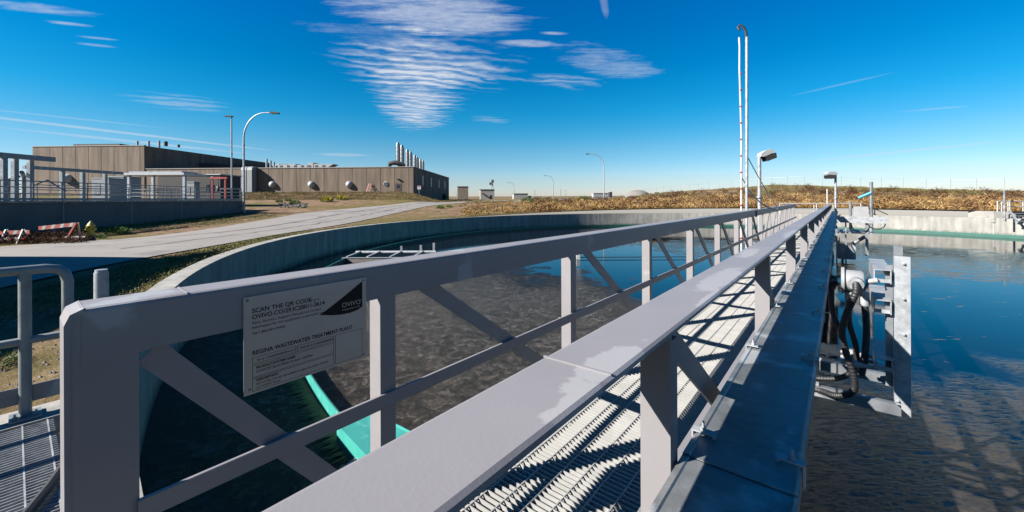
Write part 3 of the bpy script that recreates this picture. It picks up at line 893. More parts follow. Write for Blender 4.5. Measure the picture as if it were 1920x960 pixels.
for z_ in (.95, .70, .45, .12, .02, -.03):
    q = MB().lathe([(.011, 0), (.011, .008), (.005, .009), (.005, .02)], 6).xform(Matrix.Translation((.318 if z_ < .2 else .35, fy - .0005, z_)) @ Matrix.Rotation(PI / 2, 4, 'X'))
    bl.add(q.v, q.f)
bl.build('bolt', M['galv'], up1)
# junction box : short horizontal drum with flange
jb = MB().lathe([(.085, -.07), (.098, -.068), (.098, -.05), (.080, -.048), (.080, .045), (.070, .06)], 20)
jb.xform(Matrix.Translation((.075, fy - .04, .80)) @ Matrix.Rotation(PI / 2, 4, 'Y') )
jbo = jb.build('junction_box', M['lightp'], hf)
g_ = MB().tube([(.09, fy - .10, .80), (.09, fy - .16, .795)], .045, 14); g_.tube([(.06, fy - .04, .72), (.06, fy - .04, .66)], .035, 12); g_.tube([(.14, fy - .0, .72), (.14, fy - .0, .62)], .03, 12)
g_.tube([(.15, fy - .04, .80), (.21, fy - .04, .82)], .02, 10)
g_.build('hose_gland', M['galv'], jbo)
def hose(pts, r_, name='ribbed_hose', n=120):
    # smooth path
    P = np.array(pts, float); t_ = np.linspace(0, 1, len(P)); u = np.linspace(0, 1, n)
    def cr_(i):
        out = []
        for x in u * (len(P) - 1):
            k = min(int(x), len(P) - 2); f = x - k
            p0, p1, p2, p3 = P[max(k - 1, 0)], P[k], P[k + 1], P[min(k + 2, len(P) - 1)]
            out.append(.5 * ((2 * p1) + (-p0 + p2) * f + (2 * p0 - 5 * p1 + 4 * p2 - p3) * f * f + (-p0 + 3 * p1 - 3 * p2 + p3) * f ** 3))
        return out
    q = cr_(0)
    mb = MB().tube(q, lambda s_: r_ * (1 + .09 * math.sin(s_ * n * PI * .5)), 10)
    return mb.build(name, M['rubber'], hf)
hose([(.09, fy - .15, .80), (.085, fy - .22, .74), (.04, fy - .20, .60), (.01, fy - .18, .45), (.03, fy - .15, .30), (.075, fy - .13, .12), (.07, fy - .10, .0), (-.02, fy - .05, -.08), (-.12, fy - .0, -.09), (-.3, fy + .05, -.10)], .022, n=260)
hose([(.06, fy - .04, .68), (.05, fy - .03, .5), (.09, fy - .0, .30), (.08, fy + .05, .12), (-.02, fy + .1, .0), (-.2, fy + .15, -.06), (-.32, fy + .2, -.08)], .019, n=240)
hose([(-.02, fy - .02, .78), (-.05, fy - .03, .72), (-.045, fy - .03, .55), (.0, fy - .02, .40), (.05, fy - .02, .2)], .018, n=200)
hose([(.14, fy, .64), (.15, fy - .02, .45), (.14, fy - .02, .25), (.12, fy, .10)], .022, n=160)
for q in range(3):
    gg = MB(); yy = fy - .06 + q * .14
    gg.xform(Matrix())
    l_ = MB().lathe([(.006, -.03), (.014, -.028), (.014, -.012), (.010, -.010), (.028, .0), (.034, .02), (.034, .05), (.022, .075), (.015, .12), (.012, .18)], 12)
    l_.xform(Matrix.Translation((.03, yy, .19 - .005 * q)) @ Matrix.Rotation(PI / 2, 4, 'Y'))
    l_.build('hose_clamp', M['lightp'], hf)

# ---------------------------------------------------------------- masts and lamps on the bridge
def on_rail_y(x): # Y where photo column x meets the left rail outside face
    k = (x - 960) / FPX; X = XL - .2
    return X, -X * (cP + k * sP) / (sP - k * cP)
Xp, Yp = on_rail_y(1399)
dd = -Xp * sP + Yp * cP
zt = EYE + (371 - 70) / FPX * dd
ms = thing('gauge_mast', 'tall twin pipe mast with red ticks and black hook on the left rail', 'mast', (Xp, Yp, 0))
MB().tube([(0, 0, -1.6), (.03, 0, zt)], .034, 10).build('pole', M['galv'], ms)
mp_ = MB().tube([(-.10, -.04, -.8), (-.10, -.04, .9), (-.09, -.04, 3.0), (-.125, -.04, zt - .75), (-.12, -.04, zt - .2), (-.13, -.04, zt + .02)], .023, 8).build('sounding_pipe', M['whitep'], ms)
MB().tube([(.02, 0, zt - .05), (.015, 0, zt + .12), (-.04, -.02, zt + .27), (-.12, -.04, zt + .33), (-.16, -.04, zt + .28), (-.12, -.04, zt + .20)], .030, 8).build('hook', M['rubber'], ms)
for k in range(12):
    z_ = .0 + (zt - .9) * k / 11
    MB().tube([(-.10, -.04, z_), (-.10, -.04, z_ + .035)], .030, 8).build('red_tick', M['red'], mp_)
for z_ in (.3, 1.0):
    MB().box(-.17, .2, -.02, .02, z_, z_ + .05).build('clamp', M['galv_dark'], ms)
cbl = MB()
def cat(p, q, sag, n=14): 
    p, q = Vector(p), Vector(q)
    return [p.lerp(q, i / n) + Vector((0, 0, -sag * 4 * (i / n) * (1 - i / n))) for i in range(n + 1)]
cbl.tube(cat((.05, 0, 2.4), (.55, 1.2, 1.13), .05), .012, 5); cbl.tube(cat((-.1, -.02, 1.95), (.55, 1.25, 1.13), .25), .012, 5); cbl.tube(cat((.0, -.02, 1.7), (.5, 1.15, 1.13), .12), .010, 5)
cbl.build('white_cable', M['whitep'], ms)

def floodlight(x, ytop, yb, Y, X, label, flip=1, tilt=.35, s=1.0):
    d = -X * sP + Y * cP
    z1 = EYE + (371 - ytop) / FPX * d
    o = thing('floodlight', label, 'floodlight', (X, Y, 0))
    MB().tube([(0, 0, -.1), (0, 0, z1)], .045, 10).build('pole', M['galv'], o)
    MB().lathe([(.07, 0), (.085, .02), (.07, .06)], 12, (0, 0, z1 * .55)).build('collar', M['galv_dark'], o)
    h = MB().prism([(-.04, -.04), (.10, -.10), (.62, -.06), (.68, .03), (.62, .12), (.30, .15), (.05, .10)], -.17, .17)
    lens = MB().prism([(.16, -.12), (.20, -.36), (.66, -.33), (.70, -.10)], -.20, .20)
    fins = MB()
    for k in range(9):
        fins.prism([(.19 + k * .055, -.115), (.205 + k * .055, -.115), (.205 + k * .052, -.35), (.19 + k * .052, -.35)], -.215, .215)
    RM = Matrix.Translation((0, 0, z1)) @ Matrix.Rotation(PSI if flip > 0 else PSI + PI, 4, 'Z') @ Matrix.Rotation(-tilt, 4, 'Y') @ Matrix.Scale(s, 4)
    hh = h.xform(RM).build('housing', M['whitep'], o)
    lens.xform(RM).build('lamp_head', M['rubber'], o)
    fins.xform(RM).build('louvre', M['darkroof'], o)
    return o
X1, Y1 = on_rail_y(1416); X1 += .1
floodlight(1418, 292, 395, Y1, X1, 'floodlight with black louvred head on a pole beside the tall mast', 1, .33, .56)
floodlight(1568, 326, 400, 22.9, -.14, 'smaller white floodlight on the pole at the far end of the bridge', -1, -.02, .62)

# ---------------------------------------------------------------- tank centre
cp = thing('centre_drive', 'central drive column and cable platform of the clarifier at the far end of the bridge', 'machinery', (TC.x, TC.y, 0))
MB().tube([(0, 0, BOT), (0, 0, -.15)], .55, 24).build('centre_column', M['galv_dark'], cp)
MB().lathe([(.95, -.55), (1.0, -.5), (1.0, -.3), (.7, -.26), (.6, -.05)], 28).build('turntable', M['galv_dark'], cp)
cg = MB()
for k in range(8):
    a = k * PI / 4
    cg.tube([(1.0 * math.cos(a), 1.0 * math.sin(a), -.5), (1.3 * math.cos(a), 1.3 * math.sin(a), BOT)], .05, 6)
cg.build('cage_leg', M['galv_dark'], cp)
MB().box(-1.1, 2.2, -.9, 1.1, -.10, -.05).build('platform', M['galv_dark'], cp)
cbx = MB(); cbx.box(1.55, 2.05, .2, .5, .20, 1.02, .02)
cbx.build('control_box', M['lightp'], cp)
MB().tube([(1.45, .35, -.1), (1.45, .35, 1.25)], .05, 8).tube([(2.15, .35, -.1), (2.15, .35, 2.1)], .06, 8).build('stanchion', M['galv_dark'], cp)
MB().tube([(1.72, .28, 1.40), (2.13, .30, 1.62)], .06, 8).build('blue_tag', M['bluelabel'], cp)
cable_b = MB(); cable_b.box(.85, 2.55, -1.05, -.80, .36, .40); cable_b.box(.85, 2.55, -1.05, -1.03, .40, .62); cable_b.build('cable_shelf', M['galv'], cp)
cc = MB()
cc.tube([(1.75 + .28 * math.cos(a), -1.0, .26 + .28 * math.sin(a)) for a in np.linspace(PI, 2 * PI, 14)], .02, 6)
cc.tube([(2.25 + .26 * math.cos(a), -1.0, .34 + .22 * math.sin(a)) for a in np.linspace(PI, 2.6 * PI, 18)], .02, 6)
cc.build('hanging_cable', M['rubber'], cp)
lad = MB()
for x in (.95, 1.25): lad.box(x, x + .05, -1.0, -.95, -1.5, .36)
for k in range(6): lad.box(.95, 1.3, -.99, -.96, -1.4 + k * .28, -1.37 + k * .28)
lad.build('ladder', M['galv_dark'], cp)
mbx = MB(); mbx.box(1.0, 1.6, -.9, -.3, -1.2, -.6, .03); mbx.box(1.9, 2.0, -.95, -.9, -1.0, .36); mbx.tube([(1.1, -.6, -.9), (1.9, -.9, -.2)], .07, 8)
mbx.build('gear_motor', M['galv_dark'], cp)

# skimmer arm floating on the left, radial
angC = math.atan2(-sP, -cP)  # straight along -a from the centre
sk = thing('skimmer_arm', 'pale pipe skimmer arm with hanging blade just above the water at left', 'skimmer', (TC.x, TC.y, 0), PSI + PI)
MB().tube([(17.3, 0, -1.02), (21.0, 0, -1.02)], .075, 10).build('arm_pipe', M['galv'], sk)
bl_ = MB().box(17.4, 21.2, 1.05, 1.09, -1.32, -1.13); bl_.build('blade', M['rock'], sk)
MB().box(17.4, 21.2, 1.03, 1.11, -1.13, -1.10).build('blade_rail', M['galv'], sk)
for x in (17.9, 18.9, 19.9, 20.8):
    MB().bar((x, 0, -.98), (x + .2, 1.07, -1.08), .09, .04).build('strut', M['galv'], sk)
    MB().tube([(x, 0, -1.02), (x + .05, 0, -1.02)], .10, 10).build('pipe_collar', M['galv_dark'], sk)
for x, h_ in ((18.9, .26), (18.0, .30), (17.4, .40)):
    MB().bar((x, 0, -1.0), (x, 0, -1.0 + h_), .10, .06, up=(0, 1, 0)).build('bracket', M['galv'], sk)
MB().tube([(5.5, .3, -1.25), (11.0, .3, -1.25)], .02, 5).build('float_line', M['rubber'], sk)
MB().box(10.7, 10.85, .2, .4, -1.32, -1.0).build('float_marker', M['whitep'], sk)

# ---------------------------------------------------------------- landing at the near left
lp = thing('landing_platform', 'grating landing beside the end of the bridge, behind a concrete kerb', 'platform')
g = MB(); LX0, LX1, LY0, LY1 = -4.02, XL - .17, -2.2, .16
x = LX0
while x < LX1:
    if LX0 + .001 < x:
        g.box(x, x + .0048, LY0, LY1, -.034, -.002)
    x += SB
y = LY0 + .03
while y < LY1:
    g.box(LX0, LX1, y, y + .007, -.010, -.0012); y += .1046
g.build('grating_panel', M['galv'], lp)
MB().box(LX0 - .30, LX0 - .004, -3.0, .42, -.55, .004).build('kerb', M['concrete'], lp)
MB().box(LX0, LX1, LY0, LY1, -.9, -.85).build('sump_floor', M['concrete_dark'], lp)
MB().box(LX1 + .002, LX1 + .10, LY0, .3, -.06, .02).build('edge_angle', M['paint'], lp)
cb_ = thing('black_cable', 'black rubber cable lying along the edge of the left landing grating', 'cable')
MB().tube([(-3.55, .30, .03), (-3.3, .20, .02), (-3.0, .10, .02), (-2.75, .0, .02), (-2.4, -.2, .02), (-2.0, -.4, .02)], .022, 8).build('cable', M['rubber'], cb_)

M['galvn'] = mat('galvanised_frame', (.36, .40, .40), .5, .2, .3, 6, .05, 40)
RAILM = M['galvn']
def handrail(P, z0, hts=(1.05, .55), r_=.024, toe=None, step=None, postz=0, name='handrail', label='', group=None, postpos=None, mat_=None, round_end=False, par=None, n=10):
    """P: polyline of (x,y) world; posts at points given or each step"""
    o = par or thing(name, label, 'railing', (P[0][0], P[0][1], z0), 0, group)
    mat_ = mat_ or RAILM
    loc = [Vector((p[0] - P[0][0], p[1] - P[0][1], (p[2] - z0) if len(p) > 2 else 0)) for p in P]
    for h_ in hts:
        MB().tube([q + Vector((0, 0, h_)) for q in loc], r_, n).build('rail', mat_, o)
    # posts
    pos = []
    for i in range(len(loc) - 1):
        L = (loc[i + 1] - loc[i]).length; m_ = max(1, round(L / (step or 1.5)))
        for k in range(m_): pos.append(loc[i].lerp(loc[i + 1], k / m_))
    pos.append(loc[-1])
    proto = None
    for q in pos:
        if proto is None:
            mb = MB().tube([(0, 0, postz), (0, 0, hts[0])], r_, n); proto = mb.build('post', mat_, o); proto.location = q
        else:
            c = proto.copy(); C.objects.link(c); c.parent = o; c.location = q
    if toe:
        for i in range(len(loc) - 1):
            MB().bar(loc[i] + Vector((0, 0, toe)), loc[i + 1] + Vector((0, 0, toe)), .008, .12).build('toe_board', mat_, o)
    return o
# near-left handrail: custom with rounded end
hr = thing('handrail', 'galvanised tube handrail with a rounded end beside the landing at the left edge', 'railing', (-4.17, 0, 0))
hx = 0
r_ = .030
top = .965
end_y = .235
MB().tube([(0, -2.2, top), (0, end_y - .10, top), (0, end_y - .045, top - .012), (0, end_y - .012, top - .045), (0, end_y, top - .10), (0, end_y, .50), (0, end_y - .004, .46)], r_, 14).build('rail', RAILM, hr)
MB().tube([(0, -2.2, .50), (0, end_y - .02, .50), (0, end_y, .505)], r_ * .85, 14).build('rail', RAILM, hr)
for y in (-1.5, .045):
    p = MB().tube([(0, y, .02), (0, y, top)], r_, 14)
    p = p.build('post', RAILM, hr)
    q = MB(); q.box(-.06, .10, y - .07, y + .07, .008, .020)
    for dy in (-.045, .045): q.lathe([(.012, 0), (.012, .014), (.006, .015), (.006, .03)], 6, (.06, y + dy, .02))
    q.build('base_plate', RAILM, p)
MB().box(-.030, -.020, -2.2, .42, .085, .195).build('toe_board', M['galv_dark'], hr)
pp = thing('pipe_stub', 'upright galvanised pipe end standing right of the rounded handrail', 'pipe', (-3.13, .30, 0))
MB().tube([(-.02, 0, -.5), (0, 0, 1.03)], .030, 16).tube([(0, 0, 1.03), (.0, 0, 1.045)], .026, 16).build('pipe', M['galv'], pp)
MB().tube([(-.02, -.03, .77), (-.07, -.05, .77)], .006, 6).build('pin', M['galv'], pp)

# far landing handrail on the tank wall
q0 = PXW(1462, 404, 36.3); q1 = PXW(1614, 404, 34.2)
fl = thing('wall_handrail', 'white handrail with sloping stair rail on the far wall behind the bridge end', 'railing', (0, 0, 0))
def fr_(x, d, z): 
    p = PXW(x, 371, d); p.z = z; return p
zb = WALL_TOP
for hh in (1.0, .52):
    MB().tube([fr_(1462, 36.3, zb + hh), fr_(1530, 35.6, zb + hh), fr_(1614, 35.2, zb + hh)], .035, 6).build('rail', M['whitep'], fl)
    MB().tube([fr_(1614, 35.2, zb + hh), fr_(1640, 36.0, zb + hh - .52), fr_(1664, 36.8, zb + hh - 1.05)], .035, 6).build('stair_rail', M['whitep'], fl)
for x, d in ((1462, 36.3), (1526, 35.7), (1531, 35.6), (1562, 35.5), (1614, 35.2)):
    MB().tube([fr_(x, d, zb - .0), fr_(x, d, zb + 1.0)], .035, 6).build('post', M['whitep'], fl)
MB().tube([fr_(1640, 36.0, zb - .3), fr_(1640, 36.0, zb + .5)], .04, 6).build('post', M['whitep'], fl)
mk = thing('marker_post', 'thin pinkish post standing behind the far handrail', 'post')
MB().tube([fr_(1551, 37.5, -.5), fr_(1551, 37.5, EYE + (371 - 355) / FPX * 37.5)], .055, 8).build('post', M['whitep'], mk)
mk = thing('marker_post', 'dark and pink post rising from the steel stair at the right edge', 'post')
MB().tube([fr_(1883, 27.5, -.2), fr_(1883, 27.5, EYE + (368 - 355) / FPX * 27.5)], .055, 8).build('post', M['galv_dark'], mk)
# right wall stair / platform
rp = thing('wall_stair', 'concrete block with steel stair and railing on the tank wall at the right edge', 'stair')
def fz(x, y, d): return PXW(x, y, d)
bx = MB(); c0 = fz(1863, 397, 28.7); c1 = fz(1935, 399, 28.0); off = W(0, 1.6)
vs = []
for z_ in (-.4, EYE - (397 - 369) / FPX * 27.6):
    for p in (c0, c1, c1 + off, c0 + off): vs.append((p.x, p.y, z_))
bx.add(vs, [(0, 1, 5, 4), (1, 2, 6, 5), (2, 3, 7, 6), (3, 0, 4, 7), (4, 5, 6, 7), (3, 2, 1, 0)]).build('block', M['concrete'], rp)
zt2 = EYE - (397 - 369) / FPX * 27.6
for hh in (.72, .36):
    MB().tube([fz(1870, 378, 27.9).xy.to_3d() + Vector((0, 0, zt2 + hh)), fz(1940, 378, 27.9).xy.to_3d() + Vector((0, 0, zt2 + hh))], .03, 6).build('rail', M['whitep'], rp)
for x in (1870, 1878, 1890, 1893, 1918, 1930):
    p = fz(x, 378, 27.9); MB().tube([(p.x, p.y, zt2), (p.x, p.y, zt2 + .72)], .03, 6).build('post', M['whitep'], rp)
for k in range(4):
    p = fz(1893 + k * 4, 378, 27.3 - k * .25); q = fz(1925 + k * 4, 378, 27.3 - k * .25)
    MB().bar((p.x, p.y, zt2 - .1 - k * .16), (q.x, q.y, zt2 - .1 - k * .16), .22, .03).build('step', M['galv'], rp)
p = fz(1893, 378, 27.2); q = fz(1909, 378, 26.2)
MB().bar((p.x, p.y, zt2 + .05), (q.x, q.y, zt2 - .62), .05, .16).build('stringer', M['galv'], rp)

# ---------------------------------------------------------------- street lamps
def arm_lamp(a, b, label, h=9.8, reach=3.3, direction=1, headlen=.9, thick=.10):
    g0 = groundW(a, b)
    o = thing('street_lamp', label, 'street lamp', g0, PSI)
    MB().tube([(0, 0, -.3), (0, 0, h * .45), (0, 0, h * .73)], thick, 10, r2=thick * .8).build('pole', M['galv'], o)
    MB().lathe([(.20, 0), (.20, .03), (.12, .05), (.12, .3)], 12).build('base_flange', M['galv'], o)
    pts = []
    for k in range(15):
        t_ = k / 14 * PI / 2
        pts.append((direction * reach * .78 * (1 - math.cos(t_)), 0, h * .73 + h * .255 * math.sin(t_)))
    pts.append((direction * reach * .98, 0, h * .985 + .02))
    MB().tube(pts, thick * .75, 8, r2=thick * .45).build('arm', M['galv'], o)
    MB().lathe([(.10, 0), (.10, .18)], 10, (0, 0, h * .66)).build('joint', M['galv'], o)
    x = direction * reach * .98
    hd = MB().prism([(x - direction * .08, h * .985 + .09), (x + direction * headlen * .6, h * .985 + .10), (x + direction * headlen, h * .985 + .01), (x + direction * headlen * .95, h * .985 - .10), (x + direction * .1, h * .985 - .09)], -.16, .16)
    hd.build('lamp_head', M['darkroof'], o)
    return o
arm_lamp(-25.6, 38.6, 'tall curved arm street lamp beside the road at the end of the basin wall', 9.7, 2.6, 1, .85)
arm_lamp(19.1, 84, 'curved arm street lamp arching left beyond the dry weeds, nearest on the skyline', 9.7, 3.1, -1, .7, .12)
arm_lamp(16.1, 158, 'second curved arm lamp along the skyline, left of the nearest one', 9.3, 2.9, -1, .9, .16)
arm_lamp(1.1, 222, 'small far curved arm lamp standing by the low block building', 9.3, 2.6, -1, 1.0, .22)
arm_lamp(-77, 560, 'tiny far curved arm lamp left of the small plant building', 9.5, 3, -1, 1.2, .35)
# straight LED lamp
g0 = W(-26.9, 38.8, 1.42)
sl_ = thing('area_lamp', 'thin straight lamp pole with a flat head at the corner of the basin wall', 'street lamp', g0, PSI)
hh = (375 - 219) / FPX * 38.8
MB().tube([(0, 0, -.4), (0, 0, hh)], .075, 10, r2=.06).build('pole', M['galv'], sl_)
MB().prism([(.1, hh), (-.55, hh + .02), (-.72, hh + .06), (-.55, hh + .12), (.1, hh + .10)], -.15, .15).build('lamp_head', M['darkroof'], sl_)
MB().lathe([(.09, 0), (.09, .12)], 10, (0, 0, hh * .55)).build('joint', M['galv'], sl_)

# ---------------------------------------------------------------- basin at the left
bs = thing('basin_wall', 'long dark concrete basin wall with a railing along its top, left of the road', 'basin', W(-26, 39, 0), PSI)
# local frame: x = a+26, y = b-39
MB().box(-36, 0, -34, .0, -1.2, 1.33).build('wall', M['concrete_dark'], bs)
MB().box(-36, .10, -34.0, .10, 1.332, 1.45).build('top_slab', M['galv_dark'], bs)
jn = MB()
for k in range(6):
    y = -3 - k * 4.2
    jn.box(0, .012, y, y + .05, -1.2, 1.325)
jn.build('joint_strip', M['concrete'], bs)
def abrail(pts, z0, label, step, hts=(1.05, .72, .38), r_=.03, toe=.08):
    P = [W(a, b_) for a, b_ in pts]
    return handrail([(p.x, p.y) for p in P], z0, hts, r_, toe, step, 0, 'basin_railing', label, 'railings on the basin', n=6, mat_=M['galvn'])
abrail([(-26.05, 38.9), (-26.05, 13.5)], 1.45, 'front galvanised railing along the edge of the basin wall above the hydrant', 1.45)
abrail([(-26.1, 38.8), (-37, 39.2)], 1.45, 'railing across the far end of the basin behind the straight lamp pole', 1.4)
abrail([(-31.5, 38), (-31.5, 22)], 1.45, 'second railing parallel behind the front basin railing', 1.6)
# pipe gantry
pg = thing('pipe_gantry', 'galvanised post frame carrying two long horizontal beams above the basin', 'frame', (0, 0, 0))
def vpost(a, b_, z0, z1, s_=.26, m='galv', par=None, nm='post'):
    p = W(a, b_)
    mb = MB().box(-s_ / 2, s_ / 2, -s_ / 2, s_ / 2, z0, z1)
    o = mb.build(nm, M[m], par); o.location = (p.x, p.y, 0); o.rotation_euler = (0, 0, PSI); return o
MB().bar(W(-28, 20, 3.95), W(-28, 24.7, 3.95), .26, .28).build('beam', M['galv_dark'], pg)
MB().bar(W(-28, 18.5, 4.1), W(-28, 20.2, 4.1), .2, .2).build('beam', M['galv_dark'], pg)
for x, b_ in ((7, 22.3), (28, 23.0), (57, 23.8)):
    vpost((x - 960) / FPX * b_, b_, 1.45, 3.82, .22, m='galv_dark', par=pg)
MB().bar(W(-32, 26.5, 3.66), W(-32, 33.2, 3.66), .2, .22).build('beam', M['galv_dark'], pg)
for x, b_ in ((117, 28.8), (155, 30.4), (197, 32.3)):
    vpost((x - 960) / FPX * b_, b_, 1.45, 3.56, .22, m='galvn', par=pg)
pv = MB()
pv.tube([W(-28.7, 23, 1.4), W(-28.7, 23, 2.6), W(-28.4, 23.3, 2.9)], .12, 8); pv.tube([W(-29.6, 24.5, 1.4), W(-29.6, 24.5, 2.9), W(-28.5, 23.5, 3.1)], .1, 8)
pv.tube([W(-29, 24.2, 2.2), W(-28.3, 24.6, 2.7), W(-27.6, 25, 2.0)], .05, 6)
pv.build('pipework', M['galv_dark'], pg)
# canopy
cn = thing('steel_canopy', 'flat white roofed steel canopy on thin posts above the basin', 'canopy', W(-36.6, 38, 1.4), PSI)
MB().box(-.3, 5.9, -.2, 2.6, 2.42, 2.62).build('roof', M['whitep'], cn)
MB().box(.4, 5.4, .2, 2.2, 2.63, 2.78).build('roof_duct', M['galv'], cn)
for x in (.5, 2.75, 5.7):
    MB().box(x, x + .22, -.1, .12, 0, 2.42).build('post', M['galv'], cn)
# air handlers behind
def eq(px0, px1, py0, py1, d, label, m='lightp', name='air_handler', depth=2.5, zb_=None):
    p = PXW((px0 + px1) / 2, py1, d); wdt = (px1 - px0) / FPX * d; z0 = p.z if zb_ is None else zb_; h_ = EYE - (py0 - 375.5) / FPX * d - z0
    o = thing(name, label, 'equipment', (p.x, p.y, z0), PSI)
    MB().box(-wdt / 2, wdt / 2, 0, depth, 0, h_, .05).build('casing', M[m], o)
    MB().box(-wdt / 2 - .04, wdt / 2 + .04, -.05, depth + .04, h_ + .002, h_ + .10).build('lid', M['galv'], o)
    MB().box(-wdt * .35, wdt * .0, -.03, -.002, h_ * .3, h_ * .75).build('panel', M['galv_dark'], o)
    return o
eq(172, 204, 334, 366, 50, 'white equipment box with red marks left of the canopy', zb_=1.3)
eq(200, 232, 331, 366, 53, 'pale grey air handler half hidden behind the canopy posts', zb_=1.3)
eq(350, 364, 342, 360, 44, 'small white cabinet right of the canopy', zb_=1.4, depth=.8)
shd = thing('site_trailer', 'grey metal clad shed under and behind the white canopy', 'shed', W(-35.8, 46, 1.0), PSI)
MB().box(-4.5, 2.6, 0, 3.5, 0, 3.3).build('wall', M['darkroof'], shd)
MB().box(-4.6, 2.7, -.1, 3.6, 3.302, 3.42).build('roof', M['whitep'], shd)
MB().box(1.0, 1.9, -.03, -.002, 1.3, 2.2).build('window', M['glass'], shd)
# red hoist frame
rh = thing('hoist_frame', 'red painted steel hoist frame on the basin top', 'hoist', W(-27.9, 37.5, 1.45), PSI)
for x in (0, 1.2):
    MB().box(x, x + .12, 0, .12, 0, 1.95).build('post', M['red'], rh)
MB().box(-.12, 1.45, -.04, .16, 1.952, 2.12).build('beam', M['red'], rh)
MB().tube([(.6, .06, 1.95), (.6, .06, 1.3)], .03, 6).lathe([(.12, 0), (.16, .15), (.14, .5), (.05, .6)], 10, (.6, .06, .7)).build('chain_hoist', M['rubber'], rh)
gp = thing('vent_pipe', 'thin grey vent pipe standing right of the white cabinet', 'pipe', W(-34.3 * .88, 40.5, 1.4), PSI)
MB().tube([(0, 0, 0), (0, 0, 2.35), (.2, 0, 2.38)], .05, 6).build('pipe', M['galv'], gp)

# ---------------------------------------------------------------- main building
FB = R(-2.5)        # facade turn
bld = thing('plant_building', 'long brown aggregate panel plant building with a taller block at its left end', 'building', W(-20.5, 84, 0), PSI + FB)
GZ = 2.2
RZ = EYE + (376.5 - 316) / FPX * 84     # roof of the long wing
HZ = EYE + (376.5 - 273.5) / FPX * 84 - .15
# aggregate panel material with joints and streaks
am = mat('exposed_aggregate', (.30, .225, .16), .95, 0, .35, 5.0, .5, 6)
nt = am.node_tree; b = nt.nodes['Principled BSDF']
old = b.inputs['Base Color'].links[0].from_socket
t = nt.nodes.new('ShaderNodeTexCoord'); mp = nt.nodes.new('ShaderNodeMapping'); mp.inputs['Scale'].default_value = (1, 1, .12)
n = nt.nodes.new('ShaderNodeTexNoise'); n.inputs['Scale'].default_value = 1.1; n.inputs['Detail'].default_value = 6
nt.links.new(t.outputs['Object'], mp.inputs[0]); nt.links.new(mp.outputs[0], n.inputs['Vector'])
mr = nt.nodes.new('ShaderNodeMapRange'); mr.inputs[1].default_value = .35; mr.inputs[2].default_value = .7; mr.inputs[3].default_value = 1.15; mr.inputs[4].default_value = .62
nt.links.new(n.outputs[0], mr.inputs[0])
mx = nt.nodes.new('ShaderNodeMix'); mx.data_type = 'RGBA'; mx.blend_type = 'MULTIPLY'; mx.inputs['Factor'].default_value = 1
nt.links.new(old, mx.inputs[6]); nt.links.new(mr.outputs[0], mx.inputs[7]); nt.links.new(mx.outputs[2], b.inputs['Base Color'])
M['agg'] = am
# local: x along the facade (0 = right corner, negative left), y into the depth
def fac(x, y):   # facade local coords of a photo pixel
    k = (x - 960) / FPX
    ca, sa = math.cos(FB), math.sin(FB)
    u = (k * 84 + 20.5) / (ca - k * sa)
    b_ = 84 + u * sa
    hor = 373.1 - .0043 * (x - 960)
    return u, EYE - (y - hor) / FPX * b_
TWX = fac(272, 300)[0]; TL = fac(63, 300)[0]; HZ = fac(170, 273.5)[1] - .1
bend = 5.5
w1 = MB().prism([(0, 0), (TWX, 0), (TWX, 44), (bend * -.25, 44)], GZ - 3, RZ, 'z'); w1.build('long_wing', am, bld)
MB().prism([(.1, -.1), (TWX + .2, -.1), (TWX + .2, .35), (.1, .35)], RZ + .002, RZ + .14, 'z').prism([(.12, .355), (-.3, .355), (-1.7, 44), (-1.2, 44)], RZ + .002, RZ + .14, 'z').build('parapet_cap', M['cap'], bld)
MB().prism([(TWX, -.15), (TL, -.15), (TL, 42), (TWX, 42)], GZ - 3, HZ, 'z').build('tall_block', am, bld)
MB().prism([(TWX + .1, -.25), (TL - .1, -.25), (TL - .1, .2), (TWX + .1, .2)], HZ + .002, HZ + .14, 'z').build('parapet_cap', M['cap'], bld)
jn = MB()
for k in range(19):
    jn.box(-3 * k - 1.0, -3 * k - .93, -.02, -.001, GZ - 2, RZ - .01)
for k in range(8):
    x = TWX - 2.9 * k - 1
    jn.box(x, x + .07, -.172, -.151, GZ - 2, HZ - .01)
jn.build('panel_joint', M['darkroof'], bld)
# dark raised screen on the tall block and small vents
MB().box(TL + 2.0, TWX - 12, 6, 20, HZ, HZ + 1.4).build('roof_screen', M['darkroof'], bld)
def stack(x, y, z0, h_, r_, m='galv', nm='roof_stack'):
    return MB().lathe([(r_, 0), (r_, h_)], 12, (x, y, z0)).build(nm, M[m], bld)
for x in (-62.8, -60.2, -57.8): stack(x, 3, HZ, 1.5, .22)
stack(-54.2, .8, HZ, 1.0, .35, 'darkroof'); stack(-53.3, 3, HZ, .6, .25, 'darkroof')
# the wing's rear upper storey seen as the dark receding side
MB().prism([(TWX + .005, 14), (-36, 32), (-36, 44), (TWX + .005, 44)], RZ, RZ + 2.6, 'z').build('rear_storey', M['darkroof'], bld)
for x, z_ in ((-46.0, 2.2), (-44.9, 1.7), (-44.0, 1.3)): stack(x, 22, RZ + 1.3, z_ + .8, .25)
MB().tube([(-43.5, 22, RZ), (-43.5, 22, RZ + 2.4), (-42.6, 22, RZ + 2.9), (-36.5, 24, RZ + 2.3), (-35.8, 24, RZ + 1.6), (-35.8, 24, RZ)], .22, 8).build('roof_pipe', M['galv'], bld)
hv = MB()
x = -31.5
for k, (wd_, hh_) in enumerate(((2.4, 1.1), (1.8, 1.25), (2.6, 1.0), (1.4, 1.5), (2.6, 1.2))):
    hv.box(x, x + wd_ - .15, 4, 6.5, RZ + .1, RZ + hh_)
    x += wd_
hv.prism([(x - .1, RZ + .1), (x + 1.8, RZ + 1.15), (x - .1, RZ + 1.15)], 4, 6.5)
hvo = hv.build('roof_air_unit', M['galv'], bld)
hq = MB()
